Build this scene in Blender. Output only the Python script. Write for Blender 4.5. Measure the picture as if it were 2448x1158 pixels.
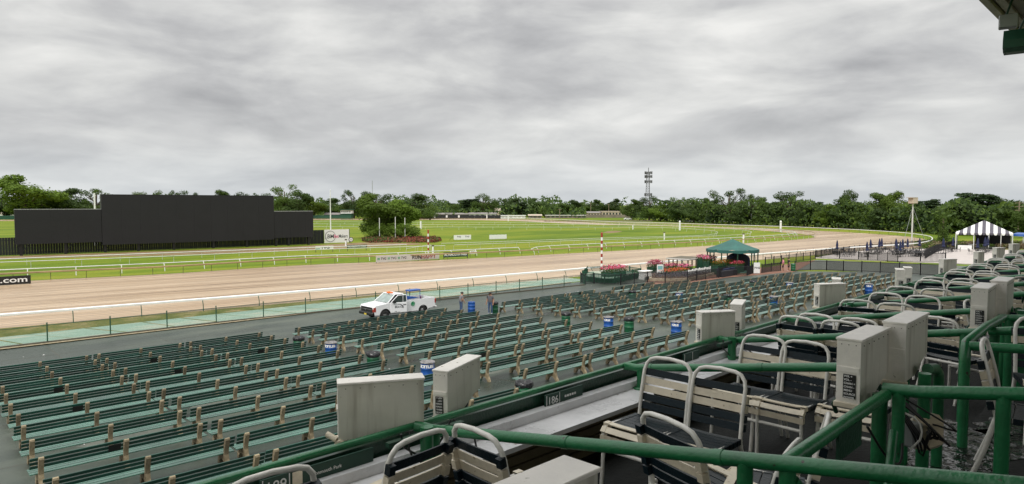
import bpy, math, random
from math import sin, cos, pi, radians as R
from mathutils import Vector, Matrix
random.seed(7)
for o in list(bpy.data.objects): bpy.data.objects.remove(o)
SC = bpy.context.scene
COL = SC.collection
# ------------------------------------------------------------------ camera
CAMZ, FPX, YH = 8.9, 1632.0, 490.0
PITCH = math.atan((579 - YH) / FPX)
cam = bpy.data.objects.new('camera', bpy.data.cameras.new('camera')); COL.objects.link(cam)
cam.location = (0, 0, CAMZ); cam.rotation_euler = (pi/2 - PITCH, 0, 0)
cam.data.lens = 24.0; cam.data.sensor_width = 36.0
cam.data.clip_start = 0.1; cam.data.clip_end = 20000
SC.camera = cam
# ------------------------------------------------------------------ world: overcast sky
SUN_EL, SUN_ROT = R(48), R(203)
W = bpy.data.worlds.new('World'); SC.world = W; W.use_nodes = True
nt = W.node_tree; nt.nodes.clear()
def N(t, nt=nt, **k):
    n = nt.nodes.new(t)
    for a, b in k.items(): setattr(n, a, b)
    return n
def L(a, b, nt=nt): nt.links.new(a, b)
def math_n(nt, op, a, b=None, clamp=False):
    n = nt.nodes.new('ShaderNodeMath'); n.operation = op; n.use_clamp = clamp
    for i, v in enumerate((a, b)):
        if v is None: continue
        if isinstance(v, (int, float)): n.inputs[i].default_value = v
        else: nt.links.new(v, n.inputs[i])
    return n.outputs[0]
def ramp_n(nt, fac, stops):
    r = nt.nodes.new('ShaderNodeValToRGB'); nt.links.new(fac, r.inputs[0]); e = r.color_ramp.elements
    while len(e) < len(stops): e.new(0.5)
    for i, (p, c) in enumerate(stops):
        e[i].position = p; e[i].color = (c[0], c[1], c[2], 1)
    return r.outputs[0]
def mix_n(nt, fac, a, b, mode='MIX'):
    m = nt.nodes.new('ShaderNodeMix'); m.data_type = 'RGBA'; m.blend_type = mode
    for i, v in ((0, fac), (6, a), (7, b)):
        if isinstance(v, (int, float)): m.inputs[i].default_value = v
        elif isinstance(v, tuple): m.inputs[i].default_value = (v[0], v[1], v[2], 1)
        else: nt.links.new(v, m.inputs[i])
    return m.outputs[2]
tc = N('ShaderNodeTexCoord'); sep = N('ShaderNodeSeparateXYZ'); L(tc.outputs['Generated'], sep.inputs[0])
up = math_n(nt, 'MAXIMUM', sep.outputs[2], 0.0)
den = math_n(nt, 'ADD', up, 0.20)
cx_ = math_n(nt, 'DIVIDE', sep.outputs[0], den); cy_ = math_n(nt, 'DIVIDE', sep.outputs[1], den)
cmb = N('ShaderNodeCombineXYZ'); L(cx_, cmb.inputs[0]); L(cy_, cmb.inputs[1])
def cnoise(scale, det, rough, off, stretch=1.0, dist=0.0):
    mp = N('ShaderNodeMapping'); L(cmb.outputs[0], mp.inputs[0]); mp.inputs['Location'].default_value = off
    mp.inputs['Scale'].default_value = (scale*stretch, scale, scale)
    nn = N('ShaderNodeTexNoise'); nn.inputs['Scale'].default_value = 1.0; nn.inputs['Detail'].default_value = det
    nn.inputs['Roughness'].default_value = rough; nn.inputs['Distortion'].default_value = dist
    L(mp.outputs[0], nn.inputs['Vector']); return nn.outputs[0]
def dnoise(scale, det, rough, off, zs, dist):
    mp = N('ShaderNodeMapping'); L(tc.outputs['Generated'], mp.inputs[0]); mp.inputs['Location'].default_value = off; mp.inputs['Scale'].default_value = (scale, scale, scale*zs)
    nn = N('ShaderNodeTexNoise'); nn.inputs['Scale'].default_value = 1.0; nn.inputs['Detail'].default_value = det; nn.inputs['Roughness'].default_value = rough; nn.inputs['Distortion'].default_value = dist
    L(mp.outputs[0], nn.inputs['Vector']); return nn.outputs[0]
n1 = cnoise(0.62, 3, 0.5, (3.1, 0.7, 0), 1.0)
n2 = dnoise(4.2, 8, 0.54, (1.4, 5.2, 2.0), 3.2, 0.35)
n3 = cnoise(2.4, 6, 0.52, (7.0, 2.0, 0), 1.0, 0.4)
s_ = math_n(nt, 'ADD', math_n(nt, 'ADD', math_n(nt, 'MULTIPLY', n1, 0.36), math_n(nt, 'MULTIPLY', n2, 0.42)), math_n(nt, 'MULTIPLY', n3, 0.22))
cloud = ramp_n(nt, s_, [(0.37, (.27, .27, .275)), (0.455, (.38, .38, .38)), (0.515, (.475, .475, .465)), (0.60, (.61, .605, .585))])
low = ramp_n(nt, sep.outputs[2], [(0.0, (.44, .48, .51)), (0.05, (.42, .45, .48)), (0.09, (.50, .51, .515)), (0.3, (.5, .5, .5))])
lowf = math_n(nt, 'SUBTRACT', 1.0, math_n(nt, 'MULTIPLY', up, 6.5), True)
cl2 = mix_n(nt, math_n(nt, 'MULTIPLY', lowf, 0.6), cloud, low)
# an overcast sky brightens towards the zenith
zen = math_n(nt, 'ADD', 1.0, math_n(nt, 'MULTIPLY', math_n(nt, 'MAXIMUM', math_n(nt, 'SUBTRACT', sep.outputs[2], 0.30), 0.0), 3.0))
vm = N('ShaderNodeVectorMath', operation='SCALE'); L(cl2, vm.inputs[0]); L(zen, vm.inputs[3])
sky = N('ShaderNodeTexSky', sky_type='NISHITA'); sky.sun_disc = False; sky.sun_elevation = SUN_EL; sky.sun_rotation = SUN_ROT
b1 = N('ShaderNodeBackground'); L(sky.outputs[0], b1.inputs[0]); b1.inputs[1].default_value = 0.1
b2 = N('ShaderNodeBackground'); L(vm.outputs[0], b2.inputs[0]); b2.inputs[1].default_value = 1.0
mx = N('ShaderNodeMixShader'); mx.inputs[0].default_value = 0.97; L(b1.outputs[0], mx.inputs[1]); L(b2.outputs[0], mx.inputs[2])
wo = N('ShaderNodeOutputWorld'); L(mx.outputs[0], wo.inputs[0])
sun = bpy.data.objects.new('sun', bpy.data.lights.new('sun', 'SUN')); COL.objects.link(sun)
sun.data.energy = 1.5; sun.data.angle = R(14); sun.data.color = (1.0, 0.97, 0.92)
sun.rotation_euler = (pi/2 - SUN_EL, 0, pi - SUN_ROT)
VS = SC.view_settings; VS.view_transform = 'Standard'; VS.look = 'None'; VS.exposure = 0.55; VS.gamma = 1.0; VS.use_curve_mapping = False
# ------------------------------------------------------------------ frames of reference
TH = R(46.5)                                   # rows of benches run along U, the track lies towards V
U = Vector((sin(TH), cos(TH), 0)); V = Vector((-cos(TH), sin(TH), 0)); RZ = pi/2 - TH
TS = R(44.5)                                   # the grandstand's own axes
US = Vector((sin(TS), cos(TS), 0)); VSV = Vector((-cos(TS), sin(TS), 0)); RZS = pi/2 - TS
def gz(n): return .062 * (42 - min(42, max(8, n)))
def AN(a, n, h=0.0): p = U*a + V*n; p.z = gz(n) + h; return p
def F(a, n, z): p = US*a + VSV*n; p.z = CAMZ + z; return p
def ray(px, py):
    x, y, z = px - 1224, FPX, -(py - 579); c, s = cos(-PITCH), sin(-PITCH)
    return Vector((x, c*y - s*z, s*y + c*z))
def G(px, py, h=0.0, base=None):
    """where the line of sight through a photo pixel meets the terrain raised by h"""
    d = ray(px, py); t = (h - CAMZ) / d.z if d.z < -1e-6 else 5.0
    for i in range(80):
        p = d * t; z = (gz(p.dot(V)) if base is None else base) + h
        t = .5*t + .5*(z - CAMZ)/d.z
    p = d*t; p.z = (gz(p.dot(V)) if base is None else base); return p
def atD(px, D, z=0.0): return Vector(((px-1224)/FPX*D, D, z))
def zof(py, D): return CAMZ + (YH - py)/FPX*D
# ------------------------------------------------------------------ materials
def mat(name, col, rough=.6, var=.25, scale=3.0, bump=0.0, bscale=40.0, metal=0.0, spec=.5, coat=0.0, col2=None, obj=True, stretch=None, rvar=0.0, rand=0.0, spots=None, streak=None):
    m = bpy.data.materials.new(name); m.use_nodes = True; t = m.node_tree; b = t.nodes['Principled BSDF']
    c = t.nodes.new('ShaderNodeTexCoord'); src = c.outputs['Object' if obj else 'Generated']
    if stretch:
        mp = t.nodes.new('ShaderNodeMapping'); mp.inputs['Scale'].default_value = stretch; t.links.new(src, mp.inputs[0]); src = mp.outputs[0]
    n = t.nodes.new('ShaderNodeTexNoise'); n.inputs['Scale'].default_value = scale; n.inputs['Detail'].default_value = 6; n.inputs['Roughness'].default_value = .6
    t.links.new(src, n.inputs['Vector'])
    d = col2 if col2 else tuple(x*(1-var) for x in col)
    u = col if col2 else tuple(min(1, x*(1+var*.6)) for x in col)
    out = ramp_n(t, n.outputs[0], [(.3, d), (.7, u)])
    if rand:
        oi = t.nodes.new('ShaderNodeObjectInfo'); f = math_n(t, 'ADD', math_n(t, 'MULTIPLY', oi.outputs['Random'], rand), 1-rand/2)
        v = t.nodes.new('ShaderNodeVectorMath'); v.operation = 'SCALE'; t.links.new(out, v.inputs[0]); t.links.new(f, v.inputs[3]); out = v.outputs[0]
    if spots:
        ns = t.nodes.new('ShaderNodeTexNoise'); ns.inputs['Scale'].default_value = spots[2]; ns.inputs['Detail'].default_value = 4; t.links.new(c.outputs['Object'], ns.inputs['Vector'])
        out = mix_n(t, ramp_n(t, ns.outputs[0], [(spots[1], (0, 0, 0)), (spots[1]+.03, (1, 1, 1))]), out, spots[0])
    if streak:
        mp3 = t.nodes.new('ShaderNodeMapping'); mp3.inputs['Scale'].default_value = (streak[2], streak[2], 1.2); t.links.new(c.outputs['Object'], mp3.inputs[0])
        ns = t.nodes.new('ShaderNodeTexNoise'); ns.inputs['Scale'].default_value = 1.0; ns.inputs['Detail'].default_value = 5; t.links.new(mp3.outputs[0], ns.inputs['Vector'])
        out = mix_n(t, math_n(t, 'MULTIPLY', ramp_n(t, ns.outputs[0], [(.5, (0, 0, 0)), (.75, (1, 1, 1))]), streak[1]), out, streak[0])
    t.links.new(out, b.inputs['Base Color'])
    b.inputs['Metallic'].default_value = metal; b.inputs['Specular IOR Level'].default_value = spec
    b.inputs['Coat Weight'].default_value = coat; b.inputs['Coat Roughness'].default_value = .12
    if rvar:
        t.links.new(math_n(t, 'ADD', math_n(t, 'MULTIPLY', n.outputs[0], rvar), rough - rvar/2), b.inputs['Roughness'])
    else: b.inputs['Roughness'].default_value = rough
    if bump:
        n2 = t.nodes.new('ShaderNodeTexNoise'); n2.inputs['Scale'].default_value = bscale; n2.inputs['Detail'].default_value = 5
        t.links.new(src, n2.inputs['Vector']); bp = t.nodes.new('ShaderNodeBump'); bp.inputs['Strength'].default_value = bump; bp.inputs['Distance'].default_value = .02
        t.links.new(n2.outputs[0], bp.inputs['Height']); t.links.new(bp.outputs[0], b.inputs['Normal'])
    return m
def leafmat(name, c1, c2, scale=.35, trans=.35):
    m = bpy.data.materials.new(name); m.use_nodes = True; t = m.node_tree; b = t.nodes['Principled BSDF']
    c = t.nodes.new('ShaderNodeTexCoord'); n = t.nodes.new('ShaderNodeTexNoise'); n.inputs['Scale'].default_value = scale; n.inputs['Detail'].default_value = 3
    t.links.new(c.outputs['Object'], n.inputs['Vector'])
    o = ramp_n(t, n.outputs[0], [(.38, c1), (.62, c2)])
    oi = t.nodes.new('ShaderNodeObjectInfo'); f = math_n(t, 'ADD', math_n(t, 'MULTIPLY', oi.outputs['Random'], .5), .75)
    v = t.nodes.new('ShaderNodeVectorMath'); v.operation = 'SCALE'; t.links.new(o, v.inputs[0]); t.links.new(f, v.inputs[3])
    t.links.new(v.outputs[0], b.inputs['Base Color']); b.inputs['Roughness'].default_value = .7; b.inputs['Specular IOR Level'].default_value = .25
    tr = t.nodes.new('ShaderNodeBsdfTranslucent'); t.links.new(v.outputs[0], tr.inputs[0])
    ms = t.nodes.new('ShaderNodeMixShader'); ms.inputs[0].default_value = trans
    t.links.new(b.outputs[0], ms.inputs[1]); t.links.new(tr.outputs[0], ms.inputs[2]); t.links.new(ms.outputs[0], t.nodes['Material Output'].inputs[0])
    return m
M = {}
M['white'] = mat('white_paint', (.78, .78, .76), .45, .10, 2.0, rvar=.1)
M['railwhite'] = mat('rail_white', (.80, .80, .78), .4, .12, .6)
M['turfwhite'] = mat('turf_rail_white', (.60, .60, .57), .45, .15, .8)
M['railbrown'] = mat('rail_brown', (.30, .215, .10), .5, .25, .8)
M['postdark'] = mat('post_dark', (.10, .085, .06), .6, .3, 2)
M['bench'] = mat('bench_green_sky_lit', (.068, .172, .128), .22, .40, 1.6, .25, 60, coat=.35, rand=.6, rvar=.2, stretch=(.5, 3, 3), spots=((.32, .33, .28), .73, 9))  # seat slats: bench green lightened, wet sky sheen painted into the colour
M['benchshade'] = mat('bench_green_shaded', (.008, .058, .040), .35, .4, 1.6, .25, 60, coat=.1, rand=.7, stretch=(.5, 3, 3), spots=((.16, .17, .13), .74, 11))  # back slats: same green, darkened in colour for the shade on upright faces
M['concrete'] = mat('bench_concrete', (.33, .27, .18), .85, .3, 5, .5, 30, col2=(.13, .10, .05), rand=.5)
M['gpipe'] = mat('green_rail_paint', (.014, .160, .056), .34, .30, 5, .22, 45, coat=.15, rvar=.2, spots=((.035, .03, .02), .70, 16))
M['gdark'] = mat('dark_green_paint', (.010, .055, .030), .4, .4, 3, .3, 50, coat=.2)
M['tv'] = mat('enclosure_paint', (.64, .625, .54), .5, .12, 2.5, .10, 60, rvar=.2, streak=((.24, .21, .15), .55, 16), spots=((.14, .10, .06), .72, 30))
M['tvlight'] = mat('enclosure_lid_paint', (.86, .82, .75), .4, .15, 5, .1, 90, coat=.15, spots=((.30, .27, .2), .68, 26))
M['cream'] = mat('cream_vinyl', (.72, .64, .49), .38, .22, 6, .2, 70, coat=.2, spots=((.35, .26, .15), .69, 22))
M['navy'] = mat('navy_vinyl', (.005, .014, .020), .36, .4, 6, .2, 70, spec=.28)
M['frame'] = mat('chair_frame_enamel', (.76, .74, .68), .35, .2, 8, .1, 60, coat=.2)
M['ledge'] = mat('ledge_paint', (.70, .70, .71), .3, .22, 2.2, .25, 30, coat=.3, rvar=.3, spots=((.25, .23, .2), .70, 12))
M['wall'] = mat('olive_panel', (.085, .070, .035), .55, .35, 2, .3, 20)
M['black'] = mat('black_plastic', (.010, .010, .010), .4, .2, 5)
M['screen'] = mat('video_panel_black', (.0075, .0075, .0095), .55, .2, .25)
M['bfence'] = mat('black_fence', (.009, .012, .013), .6, .3, 1.0)
M['iron'] = mat('black_iron', (.010, .010, .012), .45, .3, 4)
M['gfence'] = mat('fence_green_enamel', (.012, .075, .040), .5, .3, 3)
M['wire'] = mat('chain_wire', (.10, .20, .15), .6, .2, 3)
M['blue'] = mat('blue_drum', (.012, .085, .34), .4, .25, 4, coat=.2)
M['gbin'] = mat('green_drum', (.010, .110, .045), .4, .3, 4, coat=.2)
M['bag'] = mat('bin_bag', (.012, .012, .014), .25, .3, 6, .9, 14)
M['bag2'] = mat('clear_bag', (.20, .19, .19), .3, .3, 8, .9, 14)
M['truck'] = mat('truck_white', (.80, .80, .81), .22, .06, 1.5, coat=.6)
M['glass'] = mat('car_glass', (.05, .065, .06), .06, .2, 2, spec=.8)
M['windscreen'] = mat('windscreen_glass', (.26, .32, .30), .08, .3, 2, spec=.8)
M['tyre'] = mat('tyre_rubber', (.02, .02, .02), .8, .3, 8)
M['steel'] = mat('wheel_steel', (.35, .35, .35), .4, .2, 5, metal=.8)
M['orange'] = mat('beacon_orange', (.75, .16, .02), .3, .1, 5)
M['red'] = mat('lamp_red', (.40, .01, .01), .25, .1, 5)
M['redpaint'] = mat('pole_red', (.34, .035, .02), .5, .2, 5)
M['canvasg'] = mat('green_canvas', (.022, .105, .088), .7, .25, 1.2, .3, 10)
M['canvasw'] = mat('white_canvas', (.78, .78, .76), .6, .08, 1.2)
M['canvasn'] = mat('navy_canvas', (.012, .018, .065), .7, .3, 3, .4, 8)
M['canvasp'] = mat('grey_purple_canvas', (.085, .078, .10), .7, .2, 2)
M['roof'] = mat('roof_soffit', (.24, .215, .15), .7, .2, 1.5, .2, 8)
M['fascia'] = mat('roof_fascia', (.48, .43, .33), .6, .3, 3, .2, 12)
M['skin'] = mat('skin', (.36, .19, .12), .6, .1, 5)
M['hair'] = mat('hair', (.02, .015, .012), .7, .2, 9)
M['greyshirt'] = mat('grey_shirt', (.20, .19, .20), .8, .2, 6)
M['darkshirt'] = mat('dark_grey_shirt', (.10, .10, .11), .8, .2, 6)
M['pink'] = mat('pink_shirt', (.72, .22, .36), .8, .15, 6)
M['blackcloth'] = mat('black_cloth', (.014, .014, .018), .8, .2, 6)
M['jeans'] = mat('jeans', (.05, .09, .18), .8, .3, 8)
M['shoe'] = mat('shoe', (.5, .5, .48), .6, .2, 8)
M['bark'] = mat('bark', (.10, .075, .05), .9, .4, 3, .6, 8)
M['flowerred'] = leafmat('red_flowers', (.50, .03, .07), (.75, .16, .22), 3.0, .2)
M['flowerpink'] = leafmat('pink_flowers', (.55, .05, .20), (.80, .25, .40), 3.0, .2)
M['flowerorange'] = leafmat('orange_flowers', (.60, .10, .02), (.75, .28, .04), 3.0, .2)
M['begonia'] = leafmat('bed_flowers', (.06, .06, .02), (.24, .055, .045), .5, .2)
M['leaf1'] = leafmat('leaf_mid', (.055, .100, .016), (.130, .195, .034))
M['leaf2'] = leafmat('leaf_dark', (.040, .074, .018), (.090, .135, .034))
M['leaf3'] = leafmat('leaf_bright', (.080, .140, .015), (.170, .240, .032))
M['pine'] = leafmat('pine_needles', (.026, .055, .018), (.065, .105, .032))
M['leaffar'] = leafmat('leaf_far', (.038, .072, .022), (.080, .125, .038), .05)
M['asphalt_roof'] = mat('grey_roof', (.22, .20, .19), .8, .2, .6)
M['beige'] = mat('beige_wall', (.50, .42, .33), .8, .15, .4)
M['barn'] = mat('barn_wall', (.20, .17, .13), .8, .25, .4)
M['whitewall'] = mat('white_wall', (.72, .72, .70), .7, .08, .4)
M['brick'] = mat('brick_paving', (.20, .095, .06), .8, .3, 2.5, .2, 30)
M['paver'] = mat('pale_paving', (.46, .41, .38), .55, .15, 1.5)
M['metalgrey'] = mat('grey_metal', (.35, .36, .36), .5, .2, 2, metal=.3)
M['wood'] = mat('pole_wood', (.22, .17, .12), .8, .3, 2)
M['cable'] = mat('cable_black', (.012, .012, .012), .5, .1, 4)
M['clearbox'] = mat('milky_plastic_box', (.55, .47, .33), .35, .2, 5)
M['plate'] = mat('number_plate', (.65, .5, .05), .5, .1, 5)
M['txtwhite'] = mat('lettering_white', (.82, .82, .80), .6, .03, 5)
M['txtblack'] = mat('lettering_black', (.015, .015, .02), .6, .03, 5)
M['txtred'] = mat('lettering_red', (.30, .015, .02), .6, .03, 5)
M['txtmagenta'] = mat('lettering_magenta', (.60, .03, .16), .6, .03, 5)
M['txtgreen'] = mat('lettering_green', (.02, .25, .10), .6, .03, 5)
M['signgreen'] = mat('sign_dark_green', (.010, .050, .032), .5, .15, 3)
M['signblack'] = mat('sign_black', (.012, .012, .012), .5, .15, 3)
M['signwhite'] = mat('sign_white', (.76, .76, .74), .5, .05, 3)
M['bannergrey'] = mat('banner_pale_grey', (.52, .50, .46), .6, .1, 1)
M['teal'] = mat('teal_poster', (.20, .42, .42), .5, .2, 3)
M['stone'] = mat('stone_edge', (.42, .36, .26), .85, .3, 2.5, .4, 12)
M['mulch'] = mat('mulch', (.10, .055, .03), .9, .4, 4, .5, 30)

# ground surfaces
def ground_mat(name, stops, scale, stretch=(1, 1, 1), rot=0.0, rough=.85, bump=.3, bscale=4, fine=.25, spec=.3, big=None, wave=None, wet=None):
    m = bpy.data.materials.new(name); m.use_nodes = True; t = m.node_tree; b = t.nodes['Principled BSDF']
    g = t.nodes.new('ShaderNodeNewGeometry'); mp = t.nodes.new('ShaderNodeMapping'); mp.vector_type = 'TEXTURE'
    mp.inputs['Rotation'].default_value = (0, 0, rot); mp.inputs['Scale'].default_value = tuple(1/s for s in stretch); t.links.new(g.outputs['Position'], mp.inputs[0])
    n = t.nodes.new('ShaderNodeTexNoise'); n.inputs['Scale'].default_value = scale; n.inputs['Detail'].default_value = 8; n.inputs['Roughness'].default_value = .62
    t.links.new(mp.outputs[0], n.inputs['Vector'])
    fac = n.outputs[0]
    if big:
        n3 = t.nodes.new('ShaderNodeTexNoise'); n3.inputs['Scale'].default_value = big; n3.inputs['Detail'].default_value = 3; t.links.new(mp.outputs[0], n3.inputs['Vector'])
        fac = math_n(t, 'ADD', math_n(t, 'MULTIPLY', fac, .55), math_n(t, 'MULTIPLY', n3.outputs[0], .45))
    o = ramp_n(t, fac, stops)
    n2 = t.nodes.new('ShaderNodeTexNoise'); n2.inputs['Scale'].default_value = bscale; n2.inputs['Detail'].default_value = 6; n2.inputs['Roughness'].default_value = .7
    t.links.new(mp.outputs[0], n2.inputs['Vector'])
    f2 = ramp_n(t, n2.outputs[0], [(.3, (1-fine,)*3), (.7, (1+fine,)*3)])
    o = mix_n(t, 1.0, o, f2, 'MULTIPLY')
    if wave:
        w = t.nodes.new('ShaderNodeTexWave'); w.bands_direction = 'Y'; w.inputs['Scale'].default_value = wave[0]; w.inputs['Distortion'].default_value = wave[2]; w.inputs['Detail'].default_value = 3; w.inputs['Detail Scale'].default_value = wave[3]
        mp2 = t.nodes.new('ShaderNodeMapping'); mp2.vector_type = 'TEXTURE'; mp2.inputs['Rotation'].default_value = (0, 0, rot); t.links.new(g.outputs['Position'], mp2.inputs[0]); t.links.new(mp2.outputs[0], w.inputs['Vector'])
        f3 = ramp_n(t, w.outputs['Fac'], [(.0, (1-wave[1],)*3), (1., (1+wave[1]*.5,)*3)]); o = mix_n(t, 1.0, o, f3, 'MULTIPLY')
    t.links.new(o, b.inputs['Base Color']); b.inputs['Specular IOR Level'].default_value = spec
    if wet:
        t.links.new(ramp_n(t, fac, [(wet[0], (wet[2],)*3), (wet[1], (rough,)*3)]), b.inputs['Roughness'])
    else: b.inputs['Roughness'].default_value = rough
    bp = t.nodes.new('ShaderNodeBump'); bp.inputs['Strength'].default_value = bump; bp.inputs['Distance'].default_value = .05
    t.links.new(n2.outputs[0], bp.inputs['Height']); t.links.new(bp.outputs[0], b.inputs['Normal'])
    return m
TRK = R(90-51.5)
M['grass'] = ground_mat('grass', [(.38, (.068, .118, .006)), (.48, (.118, .172, .009)), (.58, (.185, .205, .018))], .10, (.5, 2.4, 1), TRK, .9, .4, 5, .35, .15, big=.02)
M['dirt'] = ground_mat('wet_dirt', [(.38, (.215, .130, .068)), (.48, (.355, .243, .138)), (.57, (.46, .35, .235))], .42, (.08, 3.4, 1), TRK, .5, 1.0, 2.0, .26, .5, big=.10, wave=(.34, .24, 7, .8), wet=(.40, .62, .28))
M['apron'] = ground_mat('apron_paint', [(.36, (.020, .029, .022)), (.50, (.043, .056, .044)), (.64, (.090, .104, .082))], .35, (.5, 1.6, 1), RZ, .50, .3, 12, .18, .32, big=.07, wet=(.35, .6, .22))
M['walk'] = ground_mat('worn_green_concrete', [(.34, (.16, .24, .19)), (.50, (.22, .32, .25)), (.62, (.42, .38, .29))], .45, (.5, 1.6, 1), RZ, .7, .3, 10, .12, .4, big=.12)
M['verge'] = ground_mat('verge_grass', [(.32, (.055, .075, .012)), (.50, (.13, .13, .035)), (.70, (.30, .22, .12))], .5, (1, 1, 1), RZ, .95, .8, 7, .45, .1)
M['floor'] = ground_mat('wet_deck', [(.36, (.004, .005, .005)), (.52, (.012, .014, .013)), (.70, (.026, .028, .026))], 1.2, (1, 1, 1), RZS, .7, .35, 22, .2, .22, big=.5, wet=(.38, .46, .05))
# ------------------------------------------------------------------ mesh builder
class MB:
    def __init__(s): s.v = []; s.f = []; s.m = []; s.sm = []
    def add(s, vs, fs, mi=0, smooth=False):
        o = len(s.v); s.v += [tuple(v) for v in vs]
        for f in fs: s.f.append(tuple(i+o for i in f)); s.m.append(mi); s.sm.append(smooth)
    def box(s, x0, x1, y0, y1, z0, z1, mi=0, mx=None):
        vs = [Vector((x, y, z)) for x in (x0, x1) for y in (y0, y1) for z in (z0, z1)]
        if mx is not None: vs = [mx @ v for v in vs]
        s.add(vs, [(0, 1, 3, 2), (4, 6, 7, 5), (0, 4, 5, 1), (2, 3, 7, 6), (0, 2, 6, 4), (1, 5, 7, 3)], mi)
    def bbox(s, x0, x1, y0, y1, z0, z1, b=.01, mi=0, mx=None):
        """box with chamfered edges"""
        X = (x0, x1); Y = (y0, y1); Z = (z0, z1); vs = []; idx = {}
        for i in (0, 1):
            for j in (0, 1):
                for k in (0, 1):
                    sx = 1 if i == 0 else -1; sy = 1 if j == 0 else -1; sz = 1 if k == 0 else -1
                    for ax in range(3):
                        p = [X[i]+(0 if ax == 0 else sx*b), Y[j]+(0 if ax == 1 else sy*b), Z[k]+(0 if ax == 2 else sz*b)]
                        idx[(i, j, k, ax)] = len(vs); vs.append(Vector(p))
        fs = []
        for i in (0, 1): fs.append([idx[(i, 0, 0, 0)], idx[(i, 0, 1, 0)], idx[(i, 1, 1, 0)], idx[(i, 1, 0, 0)]][::(1 if i == 0 else -1)])
        for j in (0, 1): fs.append([idx[(0, j, 0, 1)], idx[(1, j, 0, 1)], idx[(1, j, 1, 1)], idx[(0, j, 1, 1)]][::(1 if j == 0 else -1)])
        for k in (0, 1): fs.append([idx[(0, 0, k, 2)], idx[(0, 1, k, 2)], idx[(1, 1, k, 2)], idx[(1, 0, k, 2)]][::(1 if k == 0 else -1)])
        for i in (0, 1):
            for j in (0, 1): fs.append([idx[(i, j, 0, 0)], idx[(i, j, 1, 0)], idx[(i, j, 1, 1)], idx[(i, j, 0, 1)]])
        for i in (0, 1):
            for k in (0, 1): fs.append([idx[(i, 0, k, 0)], idx[(i, 1, k, 0)], idx[(i, 1, k, 2)], idx[(i, 0, k, 2)]])
        for j in (0, 1):
            for k in (0, 1): fs.append([idx[(0, j, k, 1)], idx[(1, j, k, 1)], idx[(1, j, k, 2)], idx[(0, j, k, 2)]])
        for i in (0, 1):
            for j in (0, 1):
                for k in (0, 1): fs.append([idx[(i, j, k, 0)], idx[(i, j, k, 1)], idx[(i, j, k, 2)]])
        if mx is not None: vs = [mx @ v for v in vs]
        s.add(vs, fs, mi)
    def prism(s, poly, y0, y1, axis='y', mi=0):
        """poly in the plane across axis: for 'y' (x,z); for 'x' (y,z); for 'z' (x,y)"""
        def P(p, t): return {'y': (p[0], t, p[1]), 'x': (t, p[0], p[1]), 'z': (p[0], p[1], t)}[axis]
        n = len(poly); vs = [P(p, y0) for p in poly] + [P(p, y1) for p in poly]
        fs = [tuple(range(n))[::-1], tuple(range(n, 2*n))] + [(i, (i+1) % n, n+(i+1) % n, n+i) for i in range(n)]
        s.add(vs, fs, mi)
    def tube(s, pts, r, n=8, mi=0, cap=True, r2=None):
        pts = [Vector(p) for p in pts]; k = len(pts); vs = []; up0 = None
        for i, p in enumerate(pts):
            d = (pts[min(i+1, k-1)] - pts[max(i-1, 0)]).normalized()
            if up0 is None:
                a = Vector((0, 0, 1)) if abs(d.z) < .9 else Vector((1, 0, 0)); up0 = (a - d*a.dot(d)).normalized()
            else:
                up0 = (up0 - d*up0.dot(d)); up0 = up0.normalized() if up0.length > 1e-6 else Vector((1, 0, 0))
            q = d.cross(up0); rr = r if r2 is None else r + (r2-r)*i/(k-1)
            for j in range(n): vs.append(p + (up0*cos(2*pi*j/n) + q*sin(2*pi*j/n))*rr)
        fs = [(i*n+j, i*n+(j+1) % n, (i+1)*n+(j+1) % n, (i+1)*n+j) for i in range(k-1) for j in range(n)]
        s.add(vs, fs, mi, True)
        if cap: s.add([vs[j] for j in range(n)], [tuple(range(n))[::-1]], mi); s.add([vs[(k-1)*n+j] for j in range(n)], [tuple(range(n))], mi)
    def lathe(s, prof, n=20, mi=0, c=(0, 0, 0), smooth=True):
        vs = [(c[0]+r*cos(2*pi*j/n), c[1]+r*sin(2*pi*j/n), c[2]+z) for r, z in prof for j in range(n)]
        fs = [(i*n+j, i*n+(j+1) % n, (i+1)*n+(j+1) % n, (i+1)*n+j) for i in range(len(prof)-1) for j in range(n)]
        s.add(vs, fs, mi, smooth)
    def sphere(s, c, r, n=10, mi=0, sc=(1, 1, 1)):
        prof = [(r*sin(pi*i/n)+1e-5, -r*cos(pi*i/n)) for i in range(n+1)]; vs = []; m = n+4
        for rr, z in prof:
            for j in range(m): vs.append((c[0]+rr*cos(2*pi*j/m)*sc[0], c[1]+rr*sin(2*pi*j/m)*sc[1], c[2]+z*sc[2]))
        s.add(vs, [(i*m+j, i*m+(j+1) % m, (i+1)*m+(j+1) % m, (i+1)*m+j) for i in range(n) for j in range(m)], mi, True)
    def card(s, c, sz, mi=0, nrm=None):
        a = Vector((random.gauss(0, 1), random.gauss(0, 1), random.gauss(0, 1))) if nrm is None else nrm + Vector((random.gauss(0, .42), random.gauss(0, .42), random.gauss(0, .42)))
        a.normalize(); b = a.orthogonal().normalized(); d = a.cross(b); t = random.random()*6.28
        e = b*cos(t)+d*sin(t); g = a.cross(e); c = Vector(c); h = sz*random.uniform(.55, 1)
        s.add([c-e*sz*.5, c+g*h*.35-e*.1*sz, c+e*sz*.5, c-g*h*.35+e*.1*sz], [(0, 1, 2, 3)], mi)
    def mesh(s, name, mats):
        me = bpy.data.meshes.new(name); me.from_pydata(s.v, [], s.f)
        for m in (mats if isinstance(mats, (list, tuple)) else [mats]): me.materials.append(M[m] if isinstance(m, str) else m)
        me.polygons.foreach_set('material_index', s.m); me.polygons.foreach_set('use_smooth', s.sm); me.update(); return me
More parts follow.
